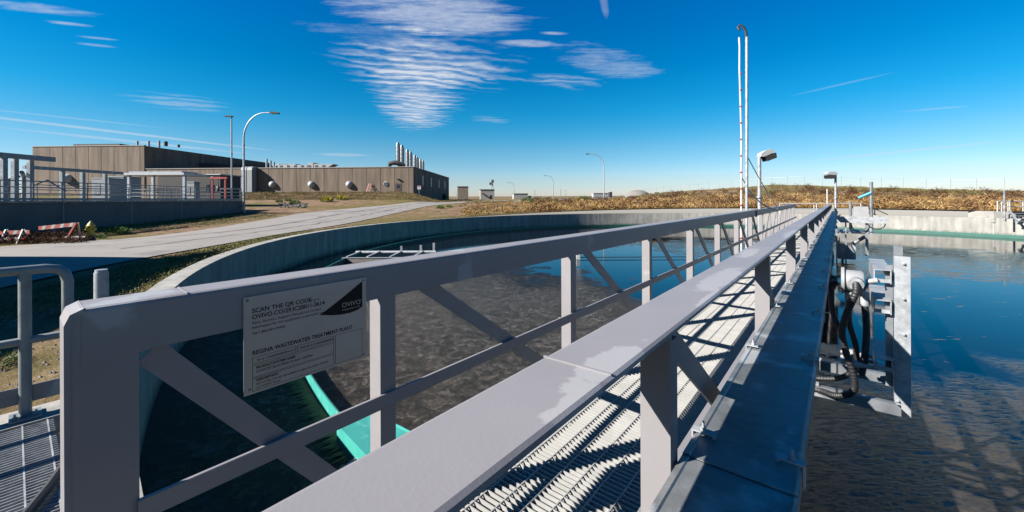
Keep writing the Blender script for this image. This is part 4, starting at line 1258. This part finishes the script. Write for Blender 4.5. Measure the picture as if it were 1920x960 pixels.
for k in range(7): hq.box(-31 + k * 1.6, -30.4 + k * 1.6, 3.95, 3.99, RZ + .3, RZ + .9)
hq.build('louvre', M['darkroof'], hvo)
# vent domes
dome_x = [(438, 345, 1.05), (511, 346, 1.05), (584, 346, 1.05), (655, 346, 1.05)]
for x, y, rd_ in dome_x:
    u, z = fac(x, y)
    q = MB().lathe([(rd_ * .72, 0), (rd_ * .70, .14), (rd_ * .60, .36), (rd_ * .42, .55), (rd_ * .2, .66), (.01, .70)], 18).xform(Matrix.Translation((u, -.0, z)) @ Matrix.Rotation(PI / 2, 4, 'X'))
    q.build('vent_dome', M['galv'], bld)
u, z = fac(129, 335)
MB().lathe([(1.0, 0), (.98, .2), (.84, .55), (.6, .85), (.3, 1.0), (.01, 1.05)], 20).xform(Matrix.Translation((u, -.15, z)) @ Matrix.Rotation(PI / 2, 4, 'X')).build('vent_dome', M['whitep'], bld)
u, z = fac(724, 345)
q = MB().lathe([(.55, 0), (.55, .08), (.5, .1), (.01, .1)], 20).xform(Matrix.Translation((u, -.0, z)) @ Matrix.Rotation(PI / 2, 4, 'X')).build('round_louvre', M['lightp'], bld)
qq = MB()
for k in range(6): qq.box(u - .42 + k * .15, u - .38 + k * .15, -.14, -.101, z - .38, z + .38)
qq.build('slat', M['galv_dark'], q)
# door
u0, z0 = fac(742, 363.5); u1, z1 = fac(752, 344.5)
df = MB().box(u0 - .08, u1 + .08, -.03, -.001, z0, z1 + .08); df = df.build('door', M['darkroof'], bld)
MB().box(u0 + .15, u1 - .1, -.05, -.031, z0, z0 + .95).build('lower_panel', M['door'], df)
MB().box(u0 + .25, u1 - .2, -.05, -.031, z0 + 1.2, z1 - .2).build('glazing', M['glass'], df)
MB().box(u0 + .3, u1 - .3, -.4, -.001, z1 + .9, z1 + 1.05).build('door_light', M['darkroof'], bld)
# two big ducts down the wall
for i, (xa, xb) in enumerate(((462, 471.5), (473, 482))):
    ua, _ = fac(xa, 340); ub, _ = fac(xb, 340)
    du = MB()
    prof = [(-1.5, GZ - 1.6), (-1.5, RZ + .1)]
    pts = [(-1.6, GZ - 1.5), (-1.6, RZ - .45), (-1.5, RZ + .0), (-1.2, RZ + .18), (-.8, RZ + .2), (1.0, RZ + .2), (1.0, RZ - .9), (-.001, RZ - .9), (-.001, GZ - 1.5)]
    pts = [(y_, z_) for y_, z_ in pts]
    # keep clear of the wall: split in riser and top
    du.prism([(-1.6, GZ - 1.5), (-1.6, RZ - .45), (-1.5, RZ + .05), (-1.2, RZ + .25), (-.8, RZ + .32), (1.5, RZ + .32), (1.5, RZ + .15), (-.11, RZ + .15), (-.11, GZ - 1.5)], ua, ub, 'x')
    d_ = du.build('duct', M['lightp'], bld)
    MB().box(ub + .002, ub + .03, -1.5, -.12, RZ - 2.6, RZ - 2.45).box(ub + .002, ub + .03, -1.5, -.12, RZ - 1.1, RZ - .95).box(ub + .002, ub + .03, -1.5, -.12, RZ - 4.1, RZ - 3.95).build('stiffener', M['galv'], d_)
# side windows on the dark right side
sx = lambda y_: bend * -.25 * y_ / 44 + .002
for y_ in (8, 17, 27, 36):
    MB().prism([(y_, 0), (y_ + .9, 0), (y_ + .9, 2.3), (y_, 2.3)], sx(y_), sx(y_) + .04, 'x').xform(Matrix.Translation((0, 0, RZ - 3.6))).build('window', M['lightp'], bld)
# exhaust stacks standing on the roof near the right side
tops = [(746.5, 267), (754, 272), (764, 280), (770, 284), (778, 290.5), (782.5, 294), (788.5, 298.5), (793, 301)]
ztp = EYE + (374 - 267) / FPX * 87
for i, (x, yt) in enumerate(tops):
    d = (ztp - EYE) * FPX / (374 - yt)
    p = PXW(x, yt, d); p.z = RZ - .2
    o = thing('exhaust_stack', '', 'exhaust stack', p, PSI, 'exhaust stacks on the plant roof')
    o['label'] = ['tallest and leftmost silver exhaust stack on the plant roof, next to the curved pipe', 'second silver exhaust stack from the left on the plant roof',
                  'third silver exhaust stack from the left on the plant roof', 'fourth silver exhaust stack from the left on the plant roof',
                  'fifth silver exhaust stack from the left on the plant roof', 'sixth silver exhaust stack from the left on the plant roof',
                  'seventh silver exhaust stack, last but one towards the right', 'farthest and rightmost silver exhaust stack on the plant roof'][i]
    h_ = ztp - p.z; r_ = .42
    MB().lathe([(r_, 0), (r_, h_ * .90), (r_ * .62, h_)], 14).build('flue', M['galvn'], o)
    bd = MB()
    for k in range(1, 6): bd.lathe([(r_ + .05, 0), (r_ + .05, .07)], 14, (0, 0, h_ * .16 * k))
    for k in range(4):
        a = k * PI / 2 + .6; bd.box(-.03 + (r_ + .05) * math.cos(a), .03 + (r_ + .05) * math.cos(a), -.03 + (r_ + .05) * math.sin(a), .03 + (r_ + .05) * math.sin(a), 0, h_ * .88)
    bd.build('band', M['galv_dark'], o)
fp = MB().tube([(-5.4, 1.2, RZ + .1), (-5.4, 1.2, RZ + .9), (-4.4, 1.4, RZ + 1.1), (-3.4, 1.6, RZ + .9), (-2.4, 2.0, RZ + .35)], .5, 10)
fp.build('curved_duct', M['darkroof'], bld)
gy = thing('guy_wire', 'thin guy wire slanting down left from the exhaust stacks to the roof', 'wire')
MB().tube([PXW(743, 275, 87), PXW(655, 313, 87)], .02, 4).build('wire', M['galv_dark'], gy)
# ladder & sign by the building
ld = thing('step_ladder', 'orange step ladder leaning on the building wall left of the brown door', 'ladder', W(*[q for q in (0, 0)]))
u, z = fac(696, 363)
lw = MB()
pa_, pb_ = fac(690, 363), fac(701, 363)
RMb = Matrix.Translation(W(-20.5, 84, 0)) @ Matrix.Rotation(PSI + FB, 4, 'Z')
zg = z
for s0 in (0, .75):
    lw.bar((pa_[0] + s0, -1.3, zg), (pa_[0] + .35 + s0 * .6, -.15, zg + 2.1), .12, .06)
lw.xform(RMb).build('side_rail', M['orange'], ld)
lr = MB()
for k in range(6):
    f = (k + .5) / 6
    lr.bar((pa_[0] + .35 * f, -1.3 + 1.15 * f, zg + 2.1 * f), (pa_[0] + .75 + (.35 + .45 - .75) * f, -1.3 + 1.15 * f, zg + 2.1 * f), .08, .05)
lr.xform(RMb).build('rung', M['whitep'], ld)
ns = thing('notice_sign', 'small white notice on a post at the right corner of the plant building', 'sign', PXW(786, 364, 80), PSI)
MB().tube([(0, 0, -.5), (0, 0, 1.5)], .05, 6).build('post', M['galv_dark'], ns)
MB().box(-.35, .35, -.04, -.02, .95, 1.65).build('panel', M['whitep'], ns)
MB().box(-.28, .28, -.045, -.041, 1.45, 1.58).build('header_band', M['red'], ns)

# ---------------------------------------------------------------- distant structures
def shed(px0, px1, py0, py1, d, label, m='cap', name='small_building', deep=6, dark=True, cat='building'):
    p = PXW((px0 + px1) / 2, py1, d); wdt = (px1 - px0) / FPX * d; h_ = (py1 - py0) / FPX * d
    zg = h1(p.x, p.y); z0 = min(p.z, zg) - .5
    o = thing(name, label, cat, (p.x, p.y, 0), PSI + R(8))
    MB().box(-wdt / 2, wdt / 2, 0, deep, z0, p.z + h_).build('wall', M[m], o)
    MB().box(-wdt / 2 - .2, wdt / 2 + .2, -.2, deep + .2, p.z + h_ + .01, p.z + h_ + .25).build('roof', M['cap'] if m != 'cap' else M['darkroof'], o)
    return o
o1 = shed(901, 927, 356, 368.5, 190, 'small beige plant building with two flare pipes, mid distance')
MB().tube([(2.5, 1, 2), (2.5, 1, 9.4)], .3, 8).tube([(1.6, 1, 2), (1.6, 1, 8.6)], .25, 8).build('flare_pipe', M['whitep'], o1)
MB().lathe([(.5, 0), (.7, .8), (.5, 1.4)], 10, (2.5, 1, 9.2)).lathe([(.5, 0), (.6, .7), (.5, 1.1)], 10, (1.5, 1, 8.2)).build('flare_cap', M['darkroof'], o1)
MB().box(1.0, 2.0, -.08, -.001, 1.3, 3.2).build('door', M['glass'], o1)
MB().tube([(-2.4, -.3, 4.2), (-.2, -.3, 2.6)], .35, 6).build('duct', M['darkroof'], o1)
o2 = shed(963, 990, 363.5, 370, 240, 'low tan block building right of the small far lamp')
MB().box(4.4, 6.2, -.6, 3, 0.5, 3.3).build('dark_annex', M['darkroof'], o2)
o3 = shed(858, 878, 350, 358, 210, 'tan building half hidden by the grassy rise right of the plant', 'wall_tan')
mp3 = []
# far pipes and posts
for i, (x, yt, yb, d) in enumerate(((900, 353, 368, 300), (1003, 354, 367, 300), (1051.5, 353, 367, 260), (1061, 354, 366, 330))):
    zt_ = EYE + (371.5 - yt) / FPX * d
    p = PXW(x, yb, d)
    o = thing('utility_pole', ['thin far utility pole right of the small beige building', 'thin far utility pole above the low tan building', 'darker far utility pole left of the nearest skyline lamp', 'faint far utility pole beside the darker one'][i], 'utility pole', (p.x, p.y, p.z - 1))
    MB().tube([(0, 0, 0), (0, 0, zt_ - p.z + 1)], .16, 6).build('pole', M['galv_dark'], o)
    MB().bar((-.9, 0, zt_ - p.z + .4), (.9, 0, zt_ - p.z + .4), .1, .1).build('crossarm', M['galv_dark'], o)
far_hill = MB()
p = PXW(1196, 366, 420)
far_hill.lathe([(14, -2), (11, 2.0), (6, 4.6), (2, 5.4), (.1, 5.5)], 24, (p.x, p.y, p.z)).build('hill_mound', M['rock']).__setitem__('kind', 'structure')
o4 = shed(1112, 1140, 362.5, 366.5, 260, 'low white structure on the horizon beneath the nearest lamp', 'whitep', 'far_block', 3)
o5 = shed(1143, 1148, 360.5, 366.5, 250, 'small black tank on the horizon right of the nearest lamp', 'darkroof', 'far_tank', 3, cat='tank')
wf_ = [(1231, 361, 366)]
o6 = shed(1227, 1236, 361, 366, 300, 'tiny white block on the horizon left of the fenced hill', 'whitep', 'far_block', 3)

# ---------------------------------------------------------------- chain link fence along the hill
fp_ = []
for x, d in ((1190, 130), (1230, 118), (1290, 108), (1340, 100), (1400, 94), (1458, 88), (1520, 84), (1600, 80), (1680, 76), (1760, 72), (1840, 68), (1925, 64), (2050, 60)):
    a = (x - 960) / FPX * d
    fp_.append((a, d))
fn = thing('hill_fence', 'long thin wire fence running along the top of the grassy hill', 'fence')
P = resamp(fp_, 60)
pw = [groundW(a, b_) for a, b_ in P]
for hh in (1.95, 1.3, .1):
    MB().tube([p + Vector((0, 0, hh)) for p in pw], .022 if hh > 1.5 else .008, 4).build('rail', M['galv_dark'], fn)
L = 0; nxt = 0; proto = None
for i in range(len(pw) - 1):
    seg = (pw[i + 1] - pw[i]).length
    while nxt <= L + seg:
        q = pw[i].lerp(pw[i + 1], (nxt - L) / seg)
        if proto is None:
            proto = MB().tube([(0, 0, -.1), (0, 0, 2.15)], .038, 5).build('post', M['galv'], fn); proto.location = q
        else:
            c = proto.copy(); C.objects.link(c); c.parent = fn; c.location = q
        nxt += 3.0
    L += seg

# ---------------------------------------------------------------- hydrant, barricades
hp = groundW((170 - 960) / FPX * 18.9, 18.9)
hy = thing('fire_hydrant', 'yellow fire hydrant with black base at the foot of the basin wall', 'fire hydrant', hp, PSI)
MB().lathe([(.17, -.1), (.17, .12), (.13, .14), (.13, .26)], 14).build('base', M['rubber'], hy)
MB().lathe([(.17, .262), (.17, .30), (.125, .31), (.125, .66), (.16, .67), (.16, .71), (.135, .73), (.10, .81), (.05, .86), (.035, .92), (.01, .93)], 16).build('body', M['yellow'], hy)
nz = MB()
for an in (0, PI / 2, PI):
    q = MB().lathe([(.06, .10), (.06, .17), (.075, .175), (.075, .21), (.03, .22), (.03, .25)], 10).xform(Matrix.Translation((0, 0, .55)) @ Matrix.Rotation(-an, 4, 'Z') @ Matrix.Rotation(PI / 2, 4, 'Y'))
    nz.add(q.v, q.f, True)
nz.build('nozzle', M['yellow'], hy)
hs = thing('hose_roll', 'black rolled rubber mat lying left of the hydrant', 'hose', groundW(-20.6, 19.1) + Vector((0, 0, .12)), PSI)
MB().tube([(-.45, 0, 0), (.45, .05, 0)], .11, 10).build('roll', M['rubber'], hs)
def stripe_board(o, L, z, tilt, y=0, h_=.2, x0=0, name='board'):
    c, s_ = math.cos(tilt), math.sin(tilt)
    B = MB().bar((x0, y, z), (x0 + L * c, y, z + L * s_), .025, h_).build(name, M['orange'], o)
    n_ = int(L / .42)
    for k in range(n_):
        t0 = .12 + k * .42
        pts = []
        for (u_, v_) in ((t0, -h_ / 2), (t0 + .17, -h_ / 2), (t0 + .17 + .1, h_ / 2), (t0 + .1, h_ / 2)):
            pts.append((x0 + u_ * c - v_ * s_, z + u_ * s_ + v_ * c))
        MB().prism(pts, y - .016, y - .0135).build('stripe', M['whitep'], B)
g1 = groundW((28 - 960) / FPX * 17.8, 17.8)
b1 = thing('barricade', 'short red and white barricade with two boards at the left edge among weeds', 'barricade', g1, PSI)
stripe_board(b1, 1.3, .48, .02, 0, .17, -.65); stripe_board(b1, 1.2, .20, .02, .0, .15, -.62)
for x in (-.4, .35):
    MB().bar((x, -.25, -.05), (x, .0, .62), .05, .05, up=(1, 0, 0)).build('leg', M['whitep'], b1)
    MB().bar((x - .1, .30, -.05), (x, .04, .62), .05, .05, up=(1, 0, 0)).build('leg', M['whitep'], b1)
g1 = groundW((105 - 960) / FPX * 18.6, 18.6)
b2 = thing('barricade', 'long tilted red barricade board leaning among weeds left of the hydrant', 'barricade', g1, PSI)
stripe_board(b2, 1.75, .62, .10, 0, .17, -.8)
MB().bar((.55, -.1, .0), (.95, .0, .85), .06, .1, up=(0, 1, 0)).build('leg', M['orange'], b2)
MB().bar((.75, .35, .0), (.95, .05, .85), .06, .06, up=(0, 1, 0)).build('leg', M['whitep'], b2)

# ---------------------------------------------------------------- utility house just outside the left edge (casts the shadow on the road)
uh = thing('utility_house', 'flat roofed utility house beyond the left edge of the view', 'building')
foot = [(-12.3, -1.0), (-12.6, 1.4), (-15.7, 10.5), (-28, 10.5), (-28, -6), (-12.3, -6)]
hf_ = MB(); 
fw = [W(a, b_) for a, b_ in foot]
hf_.prism([(p.x, p.y) for p in fw], -.6, 4.25, 'z').build('wall', M['agg'], uh)
MB().prism([(p.x, p.y) for p in fw], 4.252, 4.45, 'z').build('roof', M['cap'], uh)

# ---------------------------------------------------------------- vegetation
def blades(name, pts, hts, mat_, per=40, wid=.05, spread=.5, seed=1, curve=.5, quad=True, minh=.0):
    """clumps of thin leaf faces, one mesh"""
    r = np.random.default_rng(seed)
    n = len(pts); pts = np.asarray(pts, float); hts = np.asarray(hts, float)
    P = np.repeat(pts, per, 0); H = np.repeat(hts, per)
    m_ = len(P)
    az = r.uniform(0, 2 * PI, m_); rad = spread * H * np.sqrt(r.uniform(0, 1, m_))
    zz = H * r.uniform(minh, 1, m_) * np.sqrt(np.clip(1 - (rad / (spread * H + 1e-6)) ** 2 * .8, .05, 1))
    base = P + np.c_[rad * np.cos(az), rad * np.sin(az), zz * .75]
    # leaf direction : outward and up
    up = r.uniform(.2, 1.3, m_); az2 = az + r.normal(0, .9, m_)
    d = np.c_[np.cos(az2), np.sin(az2), up]; d /= np.linalg.norm(d, axis=1)[:, None]
    L = H * r.uniform(.18, .45, m_)
    side = np.cross(d, r.normal(0, 1, (m_, 3))); side /= np.linalg.norm(side, axis=1)[:, None]
    wv_ = (wid * r.uniform(.6, 1.4, m_))[:, None]
    a = base - side * wv_ / 2; b_ = base + side * wv_ / 2; c = base + d * L[:, None]
    V = np.stack([a, b_, c], 1).reshape(-1, 3)
    F = np.arange(m_ * 3).reshape(-1, 3)
    me = bpy.data.meshes.new(name)
    me.vertices.add(len(V)); me.vertices.foreach_set('co', V.ravel())
    me.loops.add(m_ * 3); me.loops.foreach_set('vertex_index', F.ravel().astype(np.int32))
    me.polygons.add(m_); me.polygons.foreach_set('loop_start', (np.arange(m_) * 3).astype(np.int32))
    try: me.polygons.foreach_set('loop_total', np.full(m_, 3, np.int32))
    except Exception: pass
    me.update(calc_edges=True); me.validate()
    me.materials.append(mat_)
    o = bpy.data.objects.new(name, me); C.objects.link(o)
    return o
def scatter(n, fn, seed):
    r = np.random.default_rng(seed); out = []
    while len(out) < n:
        q = fn(r)
        if q is not None: out.append(q)
    return np.array(out)
def band(r, rmin, rmax, kmin, kmax, bias=1.0):
    th_ = r.uniform(-PI, PI); rr = rmin + (rmax - rmin) * r.uniform(0, 1) ** bias
    X = TC.x + rr * math.cos(th_); Y = TC.y + rr * math.sin(th_)
    a, b_ = ab((X, Y))
    if b_ < 12: return None
    k = a / b_
    if k < kmin or k > kmax: return None
    return (X, Y, h1(X, Y))
def on_road(X, Y):
    a, b_ = ab((X, Y))
    i = int(np.argmin(np.abs(A_[:, 1] - b_))); j = int(np.argmin(np.abs(B_[:, 1] - b_)))
    return B_[j, 0] - .4 < a < A_[i, 0] + .4
p = scatter(1700, lambda r: band(r, 24.0, 42, -.13, 1.5, 1.4), 3)
p = np.array([q for q in p if not on_road(q[0], q[1])])
hts = np.random.default_rng(5).uniform(.3, 1.05, len(p))
hts *= .55 + .5 * np.sin(p[:, 0] * .55 + np.sin(p[:, 1] * .4) * 2) ** 2
hts *= np.clip((p[:, 0] * cP + p[:, 1] * sP) / (-p[:, 0] * sP + p[:, 1] * cP) * 3.2 + .75, .3, 1)
tag(blades('dry_weeds', p, hts, M['dry'], 95, .05, .75, 21), kind='stuff')
p = scatter(420, lambda r: band(r, 24.5, 60, .05, 1.5, 1.0), 4)
tag(blades('dark_seed_weeds', p, np.random.default_rng(6).uniform(.6, 1.3, len(p)), M['darkweed'], 60, .05, .45, 22), kind='stuff')
p = scatter(5200, lambda r: band(r, 40, 84, .05, 1.5, .8), 8)
tag(blades('hill_grass', p, np.random.default_rng(9).uniform(.08, .26, len(p)), M['drygrass'], 34, .03, 1.5, 23), kind='stuff')
def crest_(r):
    q = band(r, 56, 88, .30, 1.5, .8)
    if q is None or math.sin(q[0] * .13 + 1.5 * math.sin(q[1] * .09)) < -.35: return None
    return q
p = scatter(3600, crest_, 41)
tag(blades('green_hill_grass', p, np.random.default_rng(42).uniform(.10, .28, len(p)), M['verge'], 30, .035, 1.6, 43), kind='stuff')
def bankp(r):
    b_ = r.uniform(60, 80); k = r.uniform(-.75, .0); a = k * b_
    X, Y, _ = W(a, b_)
    if on_road(X, Y): return None
    return (X, Y, h1(X, Y))
p = scatter(5000, bankp, 12)
tag(blades('bank_grass', p, np.random.default_rng(13).uniform(.15, .38, len(p)), M['drygrass'], 18, .06, 1.1, 24), kind='stuff')
def verge(r):
    th_ = r.uniform(-PI, PI); rr = TOUT + .05 + 2.6 * r.uniform(0, 1) ** 1.4
    X = TC.x + rr * math.cos(th_); Y = TC.y + rr * math.sin(th_); a, b_ = ab((X, Y))
    if b_ < 6 or b_ > 60 or a / b_ < -1.3 or a / b_ > .05 or on_road(X, Y): return None
    return (X, Y, h1(X, Y))
p = scatter(4200, verge, 14)
tag(blades('verge_grass', p, np.random.default_rng(15).uniform(.06, .16, len(p)), M['verge'], 16, .018, 1.2, 25), kind='stuff')
def foot_(r):
    b_ = r.uniform(17.2, 39); a = -25.8 + r.uniform(0, 1) ** 1.6 * 5.0
    X, Y, _ = W(a, b_)
    if on_road(X, Y): return None
    return (X, Y, h1(X, Y))
p = scatter(2000, foot_, 16)
tag(blades('wall_foot_grass', p, np.random.default_rng(17).uniform(.06, .2, len(p)), M['verge'], 14, .025, 1.1, 26), kind='stuff')
def lw_(r):
    x = r.uniform(-20, 150); b_ = r.uniform(17.3, 21); a = (x - 960) / FPX * b_
    X, Y, _ = W(a, b_); return (X, Y, h1(X, Y))
p = scatter(110, lw_, 18)
tag(blades('barricade_weeds', p, np.random.default_rng(19).uniform(.3, .6, len(p)), M['darkweed'], 60, .022, .6, 27), kind='stuff')
# individual shrubs
def shrub(x, y, d, h_, label, m='green', per=420, wid=None, sp=.9, name='shrub', stem=True, fixed=None):
    q = PXW(x, y, d) if fixed is None else Vector(fixed)
    q.z = h1(q.x, q.y) if fixed is None else q.z
    o = thing(name, label, 'shrub', q)
    f = blades('foliage', [(0, 0, 0)], [h_], M[m], per, wid or h_ * .07, sp, int(x * 7 + y))
    f.parent = o
    mb = MB()
    for k in range(4):
        a = k * PI / 2 + .3
        mb.tube([(0, 0, -.05), (.2 * h_ * math.cos(a), .2 * h_ * math.sin(a), h_ * .5)], .012 * h_ + .004, 5)
    mb.build('stem', M['bark'], o)
    return o
shrub(220, 445, 22, .55, 'bright green bush at the road edge right of the hydrant')
shrub(188, 447, 20, .25, 'low green tuft between the hydrant and the bright bush')
shrub(553, 400, 52, .75, 'round green bush at the foot of the bank near the curved lamp')
shrub(524, 395, 56, .5, 'small green bush left of the round one at the bank foot')
shrub(540, 395, 58, .5, 'small green bush behind the round one at the bank foot')
s1 = shrub(613, 392, 57, .9, 'yellow flowering bush on the bank, the larger left one', 'green', 300)
f = blades('flower', [(0, 0, .1)], [.95], M['yflower'], 160, .09, .9, 5); f.parent = s1
s1 = shrub(641, 390, 60, .8, 'yellow flowering bush on the bank, right of the larger one', 'green', 260)
f = blades('flower', [(0, 0, .1)], [.85], M['yflower'], 140, .09, .9, 6); f.parent = s1
shrub(988, 374, 62, 1.0, 'dark green bush among the dry weeds left of the skyline lamps')
shrub(1015, 376, 66, .8, 'dark round bush above the weed band beneath the second lamp')
shrub(1037, 376, 60, .8, 'dusty green bush right of the dark round bush', 'verge')
shrub(1094, 372, 62, 1.3, 'tall spiky green bush left of the nearest skyline lamp', sp=.6)
shrub(1078, 372, 64, .7, 'dull small bush left of the tall spiky one', 'verge')
shrub(826, 392, 48, .5, 'light green weed clump beside the bend of the road', 'green')
shrub(842, 391, 50, .4, 'smaller light green clump right of the bend weed', 'green')
shrub(826, 345, 118, 2.6, 'round dark tree behind the right corner of the plant building', 'green', 500, .25, .6, 'small_tree')
shrub(30, 705, 4.6, .17, 'fresh green weed on the sand behind the left handrail', 'green', 500, .010, 1.3, fixed=(-6.9, -.12, h1(-6.9, -.12)))
# rubble at the bank foot
def rub(r):
    x = r.uniform(522, 575); b_ = r.uniform(46, 54); a = (x - 960) / FPX * b_
    X, Y, _ = W(a, b_); return (X, Y, h1(X, Y))
rk = MB()
rr2 = random.Random(4)
for q in scatter(120, rub, 31):
    s_ = rr2.uniform(.1, .26)
    vs = [(q[0] + s_ * rr2.uniform(.6, 1) * math.cos(a) * math.cos(e), q[1] + s_ * rr2.uniform(.6, 1) * math.sin(a) * math.cos(e), q[2] + s_ * .7 * math.sin(e) + .05) for e in (-.5, .5) for a in np.arange(5) * 2 * PI / 5]
    vs.append((q[0], q[1], q[2] + s_ * .7))
    rk.add(vs, [(i, (i + 1) % 5, 5 + (i + 1) % 5, 5 + i) for i in range(5)] + [(5 + i, 5 + (i + 1) % 5, 10) for i in range(5)])
tag(rk.build('rubble', M['rock']), kind='stuff')
# pebbles and clods near the landing
def peb(r):
    X = r.uniform(-12, -4.4); Y = r.uniform(-2.5, 1.4)
    if math.hypot(X - TC.x, Y - TC.y) < TOUT + .05: return None
    return (X, Y, h1(X, Y))
rk = MB()
for q in scatter(1600, peb, 33):
    s_ = rr2.uniform(.006, .028)
    vs = [(q[0] + s_ * rr2.uniform(.6, 1) * math.cos(a), q[1] + s_ * rr2.uniform(.6, 1) * math.sin(a), q[2]) for a in np.arange(5) * 2 * PI / 5] + [(q[0], q[1], q[2] + s_ * .8)]
    rk.add(vs, [(i, (i + 1) % 5, 5) for i in range(5)])
tag(rk.build('gravel', M['rock']), kind='stuff')
